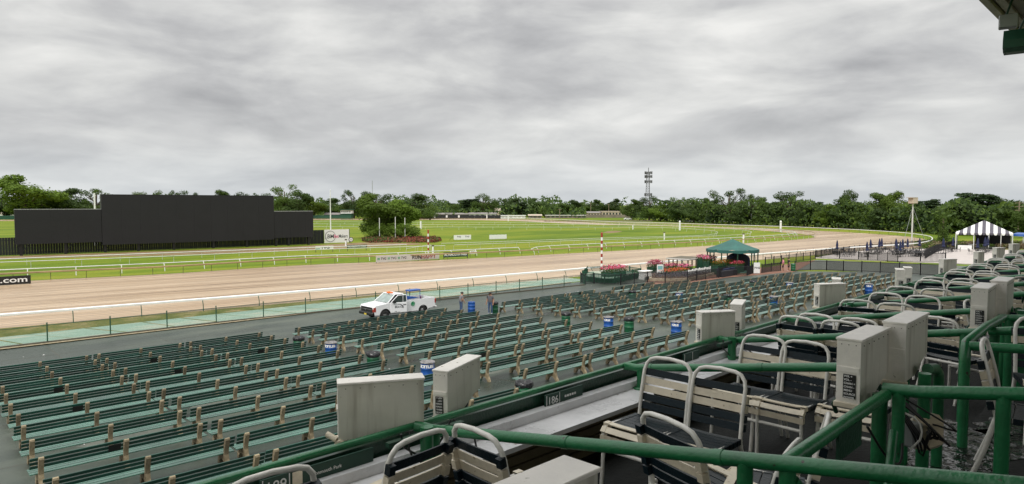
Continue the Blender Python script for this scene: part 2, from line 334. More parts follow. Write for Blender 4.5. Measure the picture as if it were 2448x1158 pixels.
    def build(s, name, mats, parent=None, loc=(0, 0, 0), rz=0, kind=None):
        return link(name, s.mesh(name, mats), parent, loc, rz, kind)
def link(name, me, parent=None, loc=(0, 0, 0), rz=0, kind=None):
    o = bpy.data.objects.new(name, me); COL.objects.link(o); o.location = loc; o.rotation_euler = (0, 0, rz)
    if parent is not None: o.parent = parent
    if kind: o['kind'] = kind
    return o
def tag(o, label, cat, group=None):
    o['label'] = label; o['category'] = cat
    if group: o['group'] = group
    return o
def thing(name, label, cat, loc, rz=0, group=None):
    return tag(link(name, None, None, loc, rz), label, cat, group)
def copy_tree(o, loc=None, rz=None, label=None, parent=None, group=None):
    c = o.copy(); COL.objects.link(c)
    if parent is not None: c.parent = parent
    if loc is not None: c.location = loc
    if rz is not None: c.rotation_euler = (0, 0, rz)
    if label: c['label'] = label
    if group: c['group'] = group
    for ch in list(o.children): copy_tree(ch, parent=c)
    return c
FONT = None
def text(name, s, size, m, parent, loc, rot, ex=.002, align='LEFT', sx=1.0, shear=0.0, bold=0.0, fit=None, base=None):
    cu = bpy.data.curves.new(name, 'FONT'); cu.body = s; cu.size = size; cu.extrude = ex; cu.align_x = align; cu.shear = shear; cu.offset = bold
    cu.resolution_u = 3; cu.materials.append(M[m])
    o = bpy.data.objects.new(name, cu); COL.objects.link(o); me = bpy.data.meshes.new_from_object(o); bpy.data.objects.remove(o); o = bpy.data.objects.new(name, me); COL.objects.link(o); o.parent = parent
    if fit: xs = [v.co.x for v in me.vertices]; sx = fit/(max(xs)-min(xs))
    o.location = loc; o.rotation_euler = rot; o.scale = (sx, 1, 1); return o
ORDX = ['first', 'second', 'third', 'fourth', 'fifth', 'sixth', 'seventh', 'eighth', 'ninth', 'tenth', 'eleventh', 'twelfth', 'thirteenth', 'fourteenth', 'fifteenth', 'sixteenth', 'seventeenth', 'eighteenth', 'nineteenth', 'twentieth', 'twenty-first', 'twenty-second']
ORD = ['first', 'second', 'third', 'fourth', 'fifth', 'sixth', 'seventh', 'eighth', 'ninth', 'tenth', 'eleventh', 'twelfth', 'thirteenth']
def spline(pts, step):
    """even samples along a Catmull-Rom curve"""
    P = [Vector(p) for p in pts]; P = [P[0]*2-P[1]] + P + [P[-1]*2-P[-2]]; out = []
    for i in range(1, len(P)-2):
        for k in range(24):
            t = k/24; a, b, c, d = P[i-1], P[i], P[i+1], P[i+2]
            out.append(.5*((2*b)+(c-a)*t+(2*a-5*b+4*c-d)*t*t+(3*b-a-3*c+d)*t**3))
    out.append(P[-2]); res = [out[0]]; acc = 0
    for i in range(1, len(out)):
        seg = (out[i]-out[i-1]).length
        while acc + seg >= step:
            f = (step-acc)/seg; q = out[i-1].lerp(out[i], f); res.append(q); out[i-1] = q; seg = (out[i]-q).length; acc = 0
        acc += seg
    res.append(out[-1]); return res
# ================================================================== GROUND
def strip(name, a0, a1, n0, n1, m, lift, na=1, kind='structure'):
    b = MB(); ns = sorted(set([n0, n1] + [x for x in (8, 42) if n0 < x < n1]))
    vs = [AN(a0+(a1-a0)*i/na, n, lift) for n in ns for i in range(na+1)]
    b.add(vs, [(j*(na+1)+i, j*(na+1)+i+1, (j+1)*(na+1)+i+1, (j+1)*(na+1)+i) for j in range(len(ns)-1) for i in range(na)])
    return b.build(name, m, kind=kind)
strip('ground', -9000, 9000, -9000, 9000, 'grass', 0.0)
strip('asphalt_apron', -60, 88.5, 3.7, 51.6, 'apron', .008)
strip('kerb_strip', -60, 58.5, 51.6, 52.0, 'concrete', .06)
strip('concrete_walk', -60, 62, 52.0, 56.6, 'walk', .012)
strip('grass_verge', -60, 72, 56.6, 61.2, 'verge', .012)
# --- dirt track between the outer and the inner rail (points read at rail height 1 m)
inner_px = [(0, 655), (400, 637), (750, 617), (1050, 607.5), (1250, 599), (1380, 592.5), (1680, 578), (1782, 572), (1844, 568), (1930, 562), (1948, 558.5), (1936, 554), (1890, 550), (1825, 545), (1760, 541.3), (1625, 535.8), (1380, 530.6)]
inner = [G(x, y, 1.0, 0) for x, y in inner_px]
outer_px = [(0, 753), (800, 690), (1390, 642), (1660, 620), (1950, 597), (2100, 588), (2190, 582), (2228, 572.5), (2205, 562), (2100, 552.5), (1900, 543), (1700, 536.8), (1560, 532.6), (1450, 530.0)]
outer = [G(x, y, 1.0, 0) for x, y in outer_px]
def ext(p, q, d): return p + (p-q).normalized()*d
inner = [ext(inner[0], inner[2], 60)] + inner; outer = [ext(outer[0], outer[1], 60)] + outer
# far straight, read at ground level
far_in = [Vector((-20, 395, 0)), Vector((-140, 392, 0)), Vector((-300, 372, 0))]
far_out = [Vector((0, 428, 0)), Vector((-140, 424, 0)), Vector((-310, 404, 0))]
inner_path = inner + far_in; outer_path = outer + far_out
I = spline(inner_path, 6); O = spline(outer_path, 6)
def resample(P, n):
    L_ = [0]
    for i in range(1, len(P)): L_.append(L_[-1]+(P[i]-P[i-1]).length)
    out = []; j = 0
    for k in range(n):
        t = L_[-1]*k/(n-1)
        while j < len(P)-2 and L_[j+1] < t: j += 1
        f = (t-L_[j])/max(1e-6, L_[j+1]-L_[j]); out.append(P[j].lerp(P[j+1], min(1, f)))
    return out
Ii = resample(I, 140); Oi = resample(O, 140)
b = MB(); vs = []
for p, q in zip(Ii, Oi):
    for k in range(5):
        r = p.lerp(q, k/4); vs.append((r.x, r.y, .014))
b.add(vs, [(i*5+k, i*5+k+1, (i+1)*5+k+1, (i+1)*5+k) for i in range(139) for k in range(4)])
b.build('dirt_track', 'dirt', kind='structure')
# ================================================================== RAILS
def gooseneck_rail(label, pts, step, m_top, m_post, r, h=1.0, lean=.45, name='running_rail', pr=.03, group=None, band=None, side=1, bside=1):
    P = [Vector((p[0], p[1], 0)) for p in spline(pts, step)]; c = P[len(P)//2]
    t = thing(name, label, 'rail', c, 0, group)
    b = MB()
    if band:
        sec = [(-.14, h+.03), (-.03, h+.09), (.07, h+.05), (.07, h-.02), (-.14, h-band*.55)]; q_ = len(sec); vs = []
        for i, p in enumerate(P):
            d = P[min(i+1, len(P)-1)]-P[max(i-1, 0)]; nn = Vector((-d.y, d.x, 0)).normalized()
            for y, z in sec: vs.append((p.x-c.x+nn.x*y*bside, p.y-c.y+nn.y*y*bside, z))
        b.add(vs, [(i*q_+j, i*q_+(j+1) % q_, (i+1)*q_+(j+1) % q_, (i+1)*q_+j) for i in range(len(P)-1) for j in range(q_)])
    else: b.tube([(p.x-c.x, p.y-c.y, h) for p in P], r, 6)
    b.build('top_rail', m_top, t)
    pb = MB(); pb.tube([(0, lean, 0), (0, lean*.85, h*.55), (0, lean*.25, h*.93), (0, 0, h)], pr, 5)
    me = pb.mesh('post', m_post)
    cnt = 0
    for i in range(0, len(P), 1):
        if cnt >= 290: break
        d = (P[min(i+1, len(P)-1)]-P[max(i-1, 0)]); ang = math.atan2(d.y, d.x) + (0 if side > 0 else pi)
        link('post', me, t, (P[i].x-c.x, P[i].y-c.y, 0), ang); cnt += 1
    return t
gooseneck_rail('long white outer rail along the near edge of the dirt track', [tuple(p) for p in outer_path[:-2]], 4.6, 'railwhite', 'gfence', .05, 1.0, -.35, band=.18, name='outer_rail', pr=.035, side=1)
gooseneck_rail('brown topped inner rail between dirt track and turf', [tuple(p) for p in inner_path[:8]], 3.6, 'railbrown', 'postdark', .05, 1.0, .12, band=.22, name='inner_rail', pr=.032)
gooseneck_rail('pale inner rail curving round the far turn of the dirt track', [tuple(p) for p in inner_path[7:-1]], 3.6, 'railbrown', 'railwhite', .05, 1.0, .12, band=.20, name='inner_rail', pr=.03)
def px_rail(label, px, step, lean=.6, h=1.05, name='turf_rail', r=.042, m='turfwhite', mp='turfwhite', side=1, pr=.03):
    return gooseneck_rail(label, [tuple(G(x, y, h, 0)) for x, y in px], step, m, mp, r, h, lean, name, pr, 'white rails of the turf courses', side=side)
px_rail('white gooseneck turf rail just beyond the brown rail, left stretch', [(-40, 648), (0, 646), (400, 629), (750, 611), (880, 608), (1239, 592)], 5, -.6, r=.07, pr=.055)
px_rail('white gooseneck turf rail from the gap round to the turn', [(1270, 595.7), (1294, 589.6), (1380, 585), (1480, 580.5), (1680, 572.3), (1800, 566), (1870, 561.5), (1899, 557.5), (1893, 553), (1850, 548.5), (1780, 545)], 5, -.6, r=.07, pr=.05)
px_rail('long white rail in front of the black video board', [(-40, 622), (0, 620), (400, 605), (750, 592), (972, 585)], 6, .1, r=.075)
px_rail('lower white rail second from the video board', [(-40, 629), (0, 627.5), (400, 613), (750, 597.5), (1064, 587.6)], 6, .1, r=.055)
px_rail('slanting white rail end piece beside the first striped pole', [(972, 594.8), (1000, 590.5), (1030, 584.6)], 4, .1)
px_rail('upper infield rail on the near turf side, right of the striped pole', [(1056, 582.2), (1200, 577.8), (1380, 571.6), (1530, 567.3), (1650, 564.5), (1700, 561), (1716, 556.5), (1700, 551.5), (1625, 546), (1535, 543.6), (1380, 543.4), (1200, 543.2), (1000, 543), (740, 542.2), (500, 541)], 6, .35)
px_rail('second infield rail on the near turf side', [(1086, 586), (1200, 582), (1380, 575.3), (1530, 570.6), (1680, 565.3), (1760, 562), (1795, 557.5), (1785, 551.5), (1720, 546.5), (1625, 541.6), (1540, 539), (1380, 537.2), (1200, 537.4), (1000, 537.3), (740, 535.3), (500, 534)], 6, .35)
px_rail('faint white rail farthest across the infield', [(1620, 537), (1500, 534.2), (1380, 532.8), (1200, 532), (1000, 531.6), (740, 530.3), (500, 529)], 7, .35)
# ================================================================== TRACKSIDE BANNERS
def facing(p0, p1): d = Vector(p1)-Vector(p0); return math.atan2(d.y, d.x)
def banner(name, label, cat, px0, py0, px1, py1, h, mface, z0=.15, thick=.06, base=0.0, post=True):
    p = G(px0, py0, 0, base); q = G(px1, py1, 0, base); w = (q-p).length; rz = facing(p, q)
    t = thing(name, label, cat, p, rz)
    b = MB(); b.box(0, w, -thick/2, thick/2, z0, z0+h); b.build('panel', mface, t)
    if post:
        for x in ([.1, w-.1] if w < 6 else [.1, w*.33, w*.66, w-.1]):
            b = MB(); b.box(x-.04, x+.04, thick/2+.003, thick/2+.08, 0, z0+h); b.build('post', 'postdark', t)
    return t, w
FR = (pi/2, 0, 0)
t, w = banner('trackside_banner', 'black trackside banner ending in AveNJ.com below the brown rail', 'banner', -60, 687.5, 74, 679, .95, 'signblack', .05)
text('lettering', 'AveNJ.com', .85, 'txtwhite', t, (w-6.2, -.035, .30), FR, bold=.012, fit=5.9)
t, w = banner('trackside_banner', 'pale banner reading TVG three times and RUNHAPPY beside the striped pole', 'banner', 899, 629.5, 1050, 621, 1.0, 'bannergrey', .12)
for i in range(3):
    text('lettering', 'TVG', .52, 'txtblack', t, (w*(.065+i*.155), -.035, .45), FR, fit=w*.085, bold=.01, shear=.2)
    b = MB()
    for k in range(3): b.box(w*(.02+i*.155)+k*w*.013, w*(.028+i*.155)+k*w*.013, -.04, -.036, .45, .80)
    b.build('logo_bars', 'txtgreen', t)
text('lettering', 'RUN', .92, 'txtblack', t, (w*.55, -.035, .30), FR, bold=.015, fit=w*.145)
text('lettering', 'HAPPY', .92, 'txtred', t, (w*.70, -.035, .30), FR, bold=.015, fit=w*.24)
t, w = banner('trackside_banner', 'dark green banner reading MONMOUTH PARK below the brown rail', 'banner', 1060, 620, 1119, 617, .85, 'signgreen', .25)
text('lettering', 'MONMOUTH PARK', .62, 'txtwhite', t, (.15, -.035, .48), FR, fit=w-.35, bold=.012)
t, w = banner('trackside_banner', 'small white TVG board right of the green park banner', 'banner', 1123, 614.5, 1138, 613.8, .55, 'signwhite', .5)
text('lettering', 'TVG', .35, 'txtblack', t, (.25, -.035, .65), FR, bold=.01)
t, w = banner('trackside_banner', 'white and green TVG board on the rail left of the sign board', 'banner', 754, 604.3, 797, 602.5, .62, 'signwhite', .55)
text('lettering', 'TVG', .55, 'txtblack', t, (w*.3, -.035, .66), FR, sx=1.6, bold=.02)
b = MB(); b.box(.02, .9, -.04, -.035, .56, .75); b.build('green_stripe', 'txtgreen', t)
t, w = banner('trackside_banner', 'green park name board on the far white rail', 'banner', 830, 601, 877, 599, .55, 'gdark', .6)
text('lettering', 'MONMOUTH PARK', .42, 'txtwhite', t, (.2, -.035, .72), FR, fit=w-.4, bold=.008)
t, w = banner('turf_sign', 'white infield sign printed TVG twice, left of two on the turf', 'sign', 1085, 575.5, 1126, 574.5, 1.15, 'signwhite', .2, .1)
for i in range(2): text('lettering', 'TVG', .5, 'txtblack', t, (.7+i*w*.48, -.06, .75), FR, sx=1.2, bold=.01, shear=.2)
b = MB(); b.tube([(-.9, .9, 0), (0, .1, 1.3)], .04, 5); b.build('brace', 'postdark', t)
t, w = banner('turf_sign', 'plain white infield sign, right of two on the turf', 'sign', 1170, 574.5, 1211, 573.3, 1.12, 'signwhite', .2, .1)
b = MB(); b.box(0, w, -.054, -.051, .2, .3); b.build('shadow_strip', 'bannergrey', t)
# ================================================================== STRIPED POLES / MARKERS / FLAG POLES
def pole(name, label, cat, p, h, r, m, group=None, ball=None, r2=None):
    t = thing(name, label, cat, p, 0, group); b = MB(); b.tube([(0, 0, 0), (0, 0, h)], r, 8, r2=r2); b.build('shaft', m, t)
    if ball: b = MB(); b.sphere((0, 0, h+ball*.7), ball, 8); b.build('finial', m, t)
    return t
def striped_pole(label, p, h, n, r):
    t = thing('striped_pole', label, 'pole', p, 0, 'red and white striped poles')
    for i in range(n):
        b = MB(); b.tube([(0, 0, h*i/n), (0, 0, h*(i+1)/n)], r, 10); b.build('band', ['redpaint', 'white'][i % 2], t)
    b = MB(); b.sphere((0, 0, h+.05), r*1.2, 8); b.build('cap', 'redpaint', t)
striped_pole('red and white striped pole on the turf beside the RUNHAPPY banner', G(1024, 613, 0, 0), 4.4, 9, .13)
striped_pole('red and white striped pole at the near rail beside the green deck', G(1438, 662, 0, 0), 5.3, 13, .125)
pole('flagpole', 'tall bare white flagpole standing behind the BetMakers sign', 'flagpole', G(791, 572, 0, 0), 12.6, .20, 'white', r2=.09, ball=.12)
pole('flagpole', 'white pole rising behind the left wing of the video board', 'flagpole', atD(228, 150), zof(462, 150), .26, 'white', r2=.16)
for i, (x, y0, y1) in enumerate([(907, 521, 551), (945, 519, 546), (968, 521, 547)]):
    pole('flagpole', ['thin white pole before the infield trees, left of three', 'thin white pole before the infield trees, middle of three', 'thin white pole before the infield trees, right of three'][i], 'flagpole', atD(x, 176), zof(y0, 176), .085, 'white', 'three thin poles by the hedge')
for x, yt, yb, lab, m in [(1006, 527, 548, 'white marker post at the right edge of the hedge', 'white'), (1513, 536, 549, 'slim white marker post on the far infield rail', 'white'), (1625, 530, 551, 'stout white distance post with round top on the infield rail', 'white'),
                          (1866, 530, 555, 'white distance post with ball top by the far turn', 'white'), (1164, 512, 524, 'white distance post on the far straight, left of two', 'white'), (1215, 513, 529, 'white distance post on the far straight, right of two', 'white')]:
    p = G(x, yb, 0, 0); h = zof(yt, p.y)
    pole('marker_post', lab, 'post', p, h-.3, (.34 if x != 1513 else .2), m, 'white distance posts', ball=.35 if x in (1625, 1866) else None)
for x, yt, yb, lab in [(1588, 555, 573, 'black capped white post on the turf, left of the canopy'), (1777, 558, 582, 'black capped white post on the turf, above the green canopy'), (1035, 586, 607, 'short grey capped post right of the first striped pole'), (827, 572, 590, 'short black and white post before the BetMakers sign')]:
    p = G(x, yb, 0, 0); h = zof(yt, p.y); t = thing('marker_post', lab, 'post', p, 0, 'capped turf posts'); b = MB(); b.box(-.15, .15, -.15, .15, 0, h-.25); b.build('shaft', 'white', t)
    b = MB(); b.box(-.2, .2, -.2, .2, h-.25, h); b.build('cap', 'postdark', t)
    b = MB(); b.box(.155, .17, -.12, .12, .2, h-.4); b.build('stripe', 'postdark', t)
# ================================================================== VIDEO BOARD
fb0 = G(0, 612, 0, 0); fb1 = G(775, 583, 0, 0); rzb = facing(fb0, fb1)
bd = (fb1-fb0).normalized(); back = Vector((-bd.y, bd.x, 0))
def on_board(px, off=0.0):
    """point on the board's line (moved off towards the stand) seen at px"""
    p0 = fb0 - back*off; k = (px-1224)/FPX; t = (k*p0.y - p0.x)/(bd.x - k*bd.y); return p0 + bd*t
vb = thing('video_board', 'huge matt black video board of three stepped panels on steel legs', 'video board', on_board(35, 2.5), rzb)
def bx(px, off=2.5): return (on_board(px, off)-on_board(35, 2.5)).dot(bd)
for nm, x0, x1, z0, z1, d0, d1 in [('wing_panel', 35, 243, 2.0, 8.05, 0, 1.0), ('main_screen', 243.5, 655, 1.45, 10.75, -.12, 1.4), ('wing_panel', 655.5, 749, 1.75, 7.45, 0, 1.0)]:
    b = MB(); A, B = bx(x0), bx(x1); k = 10 if nm == 'main_screen' else 5
    b.box(A, B, d0+.03, d1, z0, z1)
    o = b.build(nm, 'screen', vb)
    for i in range(k):
        for j in range(3):
            c = MB(); c.box(A+(B-A)*i/k+.006, A+(B-A)*(i+1)/k-.006, d0, d0+.028, z0+(z1-z0)*j/3+.006, z0+(z1-z0)*(j+1)/3-.006); c.build('panel', 'screen', o)
    c = MB(); c.box(A, B, d0-.02, d1+.02, z1+.003, z1+.10); c.build('top_edge', 'metalgrey' if nm != 'main_screen' else 'screen', o)
for px in (48, 155, 250, 330, 415, 510, 590, 660, 690, 738):
    x = bx(px, 2.3); b = MB(); b.box(x-.22, x+.22, .3, .75, 0, 2.4); b.build('leg', 'black', vb)
    b = MB(); b.tube([(x+.1, .8, .4), (x+1.5, 1.3, 2.3)], .07, 5); b.build('brace', 'black', vb)
bf = thing('board_fence', 'black vertical-board fence running behind the video board', 'fence', on_board(-40, 0), rzb)
xa, xb_ = 0, (on_board(774, 0)-on_board(-40, 0)).dot(bd); n = 150
me = None
for i in range(n):
    if me is None: b = MB(); w_ = (xb_-xa)/n; b.box(.01, w_-.01, -.02, .02, 0.05, 3.15); me = b.mesh('board', 'bfence')
    link('board', me, bf, (xa+w_*i, (i % 2)*.015, 0))
b = MB(); b.box(xa, xb_, .03, .1, .4, .5); b.box(xa, xb_, .03, .1, 2.6, 2.7); b.build('rail', 'bfence', bf)
sg = thing('sponsor_sign', 'white sign with circled BM monogram and BetMakers lettering', 'sign', on_board(775, .4), rzb)
w = (on_board(834, .4)-on_board(775, .4)).dot(bd); D0 = on_board(775, .4).y; zt = zof(548.5, D0+3); zb = zof(583, D0)
zb = .15
b = MB(); b.box(0, w, -.05, .05, zb, zt); b.build('panel', 'signwhite', sg)
b = MB(); b.box(w+.003, w+.12, -.06, .06, 0, zt+.1); b.build('post', 'black', sg)
hh = zt-zb; cx, cz = w*.235, (zt+zb)/2-.03; rr = hh*.40
b = MB(); b.tube([(cx+rr*cos(a), -.06, cz+rr*sin(a)) for a in [2*pi*i/36+.35 for i in range(35)]], .045, 5); b.tube([(cx-rr, -.06, cz), (cx-rr, -.06, cz-.35), (cx-rr*.55, -.06, cz-.35)], .045, 5); b.build('ring_logo', 'txtblack', sg)
text('lettering', 'BM', hh*.42, 'txtblack', sg, (cx-rr*.62, -.056, cz-hh*.14), FR, fit=rr*1.25, bold=.02)
text('lettering', 'Bet', hh*.36, 'txtmagenta', sg, (w*.385, -.056, cz-hh*.12), FR, bold=.02, fit=w*.175)
text('lettering', 'Makers', hh*.36, 'txtblack', sg, (w*.57, -.056, cz-hh*.12), FR, bold=.015, fit=w*.36)
p = G(839, 583, 0, 0); t = thing('round_marker', 'white disc marker with dark rim right of the BetMakers sign', 'sign', p, rzb)
b = MB(); b.tube([(0, 0, 0), (0, 0, .6)], .05, 6); b.build('stake', 'postdark', t)
b = MB(); b.tube([(0, -.05, .95), (0, .05, .95)], .55, 18); b.build('disc', 'txtblack', t)
b = MB(); b.tube([(0, -.08, .95), (0, -.053, .95)], .42, 18); b.build('face', 'signwhite', t)
text('lettering', '8', .6, 'txtblack', t, (-.17, -.085, .74), FR)
# bare dirt patches by the board
def patch(name, pxs, m, lift=.006, base=0.0, kind='structure'):
    b = MB(); vs = [G(x, y, 0, base) for x, y in pxs]; b.add([(v.x, v.y, base+lift) for v in vs], [tuple(range(len(vs)))]); return b.build(name, m, kind=kind)
M['worn'] = ground_mat('worn_soil', [(.35, (.16, .11, .05)), (.6, (.24, .17, .10)), (.75, (.16, .19, .03))], .3, (1, 1, 1), 0, .9, .4, 3, .25, .2)
patch('worn_soil_strip', [(-60, 622), (-60, 616), (40, 612.5), (400, 600.5), (700, 590), (870, 580), (1000, 582), (1010, 585), (760, 597), (400, 611)], 'worn')
patch('bare_soil_patch', [(1440, 556.5), (1452, 553.5), (1472, 552), (1488, 553.5), (1478, 556), (1455, 558)], 'worn')
# ================================================================== TREES
def tree_meshes(kind, seed, ncard, csz):
    random.seed(seed); tr = MB(); cr = MB()
    if kind == 'broad':
        tr.tube([(0, 0, 0), (.01, 0, .18), (.0, .01, .36), (.01, 0, .60)], .035, 6, r2=.012)
        lobes = []
        for i in range(26):
            a = i*2.4+random.random()*.8; z = -.95+1.9*((i*.618) % 1); q = math.sqrt(1-z*z)*random.uniform(.72, 1.0)
            q *= 1.08-.30*z; lobes.append((Vector((.31*q*cos(a), .31*q*sin(a), .50+.35*z)), random.uniform(.085, .135)))
        lobes += [(Vector((.0, .02, .5)), .27), (Vector((.02, 0, .32)), .2)]
        for c, rr in lobes[:9]: tr.tube([(0, 0, .28+.1*random.random()), (c.x*.5, c.y*.5, c.z*.72), (c.x, c.y, c.z)], .014, 4, r2=.004)
    elif kind == 'open':
        tr.tube([(0, 0, 0), (.01, 0, .3), (-.01, .01, .62), (.02, 0, .8)], .03, 6, r2=.01)
        lobes = []
        for i in range(15):
            a = i*2.4+random.random(); r = random.uniform(.14, .33); z = random.uniform(.45, .93); r *= 1.2-.6*max(0, z-.5)
            lobes.append((Vector((r*cos(a), r*sin(a), z)), random.uniform(.08, .135)))
        for i in range(12):
            a = i*.9; lobes.append((Vector((.24*cos(a), .24*sin(a), random.uniform(.14, .52))), .15))
        for c, rr in lobes: tr.tube([(0, 0, .35+.2*random.random()), (c.x*.5, c.y*.5, c.z*.78), (c.x, c.y, c.z)], .012, 4, r2=.004)
    elif kind == 'pine':
        tr.tube([(0, 0, 0), (0, .01, .5), (0, 0, .97)], .024, 6, r2=.006); lobes = []
        for i in range(46):
            z = .16+.80*(i/46)**.9; a = i*2.4+random.random()*.6; rl = .34*(1-z*.78)*random.uniform(.55, 1.1)
            for k in (0.45, .75, 1.0): lobes.append((Vector((rl*k*cos(a), rl*k*sin(a), z-.02*k+random.uniform(-.01, .01))), .042+.02*random.random()))
            tr.tube([(0, 0, z-.03), (rl*cos(a), rl*sin(a), z-.01)], .005, 3)
    elif kind == 'bush':
        tr.tube([(0, 0, 0), (0, 0, .3)], .04, 5); lobes = []
        for i in range(10):
            a = i*2.4; r = random.uniform(.1, .32); lobes.append((Vector((r*cos(a), r*sin(a), random.uniform(.25, .72))), random.uniform(.16, .26)))
    elif kind == 'cone':
        tr.tube([(0, 0, 0), (0, 0, .8)], .03, 5); lobes = [(Vector((random.uniform(-1, 1)*.12*(1-z), random.uniform(-1, 1)*.12*(1-z), z)), .05+.15*(1-z)) for z in [.08+.9*i/14 for i in range(14)]]
    tot = sum(r**2 for c, r in lobes)
    for c, rr in lobes:
        k = max(6, int(ncard*rr*rr/tot)); fl = .45 if kind == 'pine' else .82
        for i in range(k):
            d = Vector((random.gauss(0, 1), random.gauss(0, 1), random.gauss(0, 1))).normalized(); rad = rr*random.uniform(.6, 1.04)*(1+.14*sin(d.x*7+c.x*40)*cos(d.z*6))
            cr.card(c+Vector((d.x*rad, d.y*rad, d.z*rad*fl)), csz*random.uniform(.7, 1.3), nrm=d)
    return tr, cr
TM = {}
for kind, seeds, nc, cs in [('broad', (1, 2, 3, 4, 5), 8000, .038), ('open', (11, 12, 13), 6500, .033), ('pine', (21, 22, 23), 4800, .036), ('bush', (31, 32), 1500, .06), ('cone', (41,), 1500, .045)]:
    for s in seeds:
        tr, cr = tree_meshes(kind, s, nc, cs); zs = sorted(v[2] for v in cr.v); xs_ = sorted(abs(v[0]) for v in cr.v); TM.setdefault(kind, []).append((tr.mesh('trunk', 'bark'), {}, cr, zs[int(len(zs)*.995)], 2*xs_[int(len(xs_)*.985)]))
def wood_d(px):
    K = [(-400, 470), (1300, 470), (1450, 415), (1560, 365), (1700, 312), (1900, 268), (2100, 232), (2200, 212), (2260, 196), (2800, 196)]
    for (x0, d0), (x1, d1) in zip(K, K[1:]):
        if px <= x1: return d0+(d1-d0)*(px-x0)/(x1-x0)
    return 196
random.seed(99)
def tree(px, top, wpx, D, kind, leaf, label, group='trees beyond the far rail', base=0.0, cat='tree', name=None, vi=None, hmul=1.0):
    p = atD(px, D, base); H = (zof(top, D)-base)*hmul; Wd = wpx/FPX*D
    var = TM[kind]; i = random.randrange(len(var)) if vi is None else vi; trm, cache, cr, kh, kx = var[i]
    if leaf not in cache: cache[leaf] = cr.mesh('crown', leaf)
    t = thing(name or {'broad': 'broadleaf_tree', 'open': 'broadleaf_tree', 'pine': 'pine_tree', 'bush': 'round_bush', 'cone': 'cypress_tree'}[kind], label, cat, p, random.uniform(0, 6.28), group)
    sx = Wd/kx
    for me, nm in ((trm, 'trunk'), (cache[leaf], 'crown')):
        o = link(nm, me, t); o.scale = (sx, sx, H/kh)
    return t
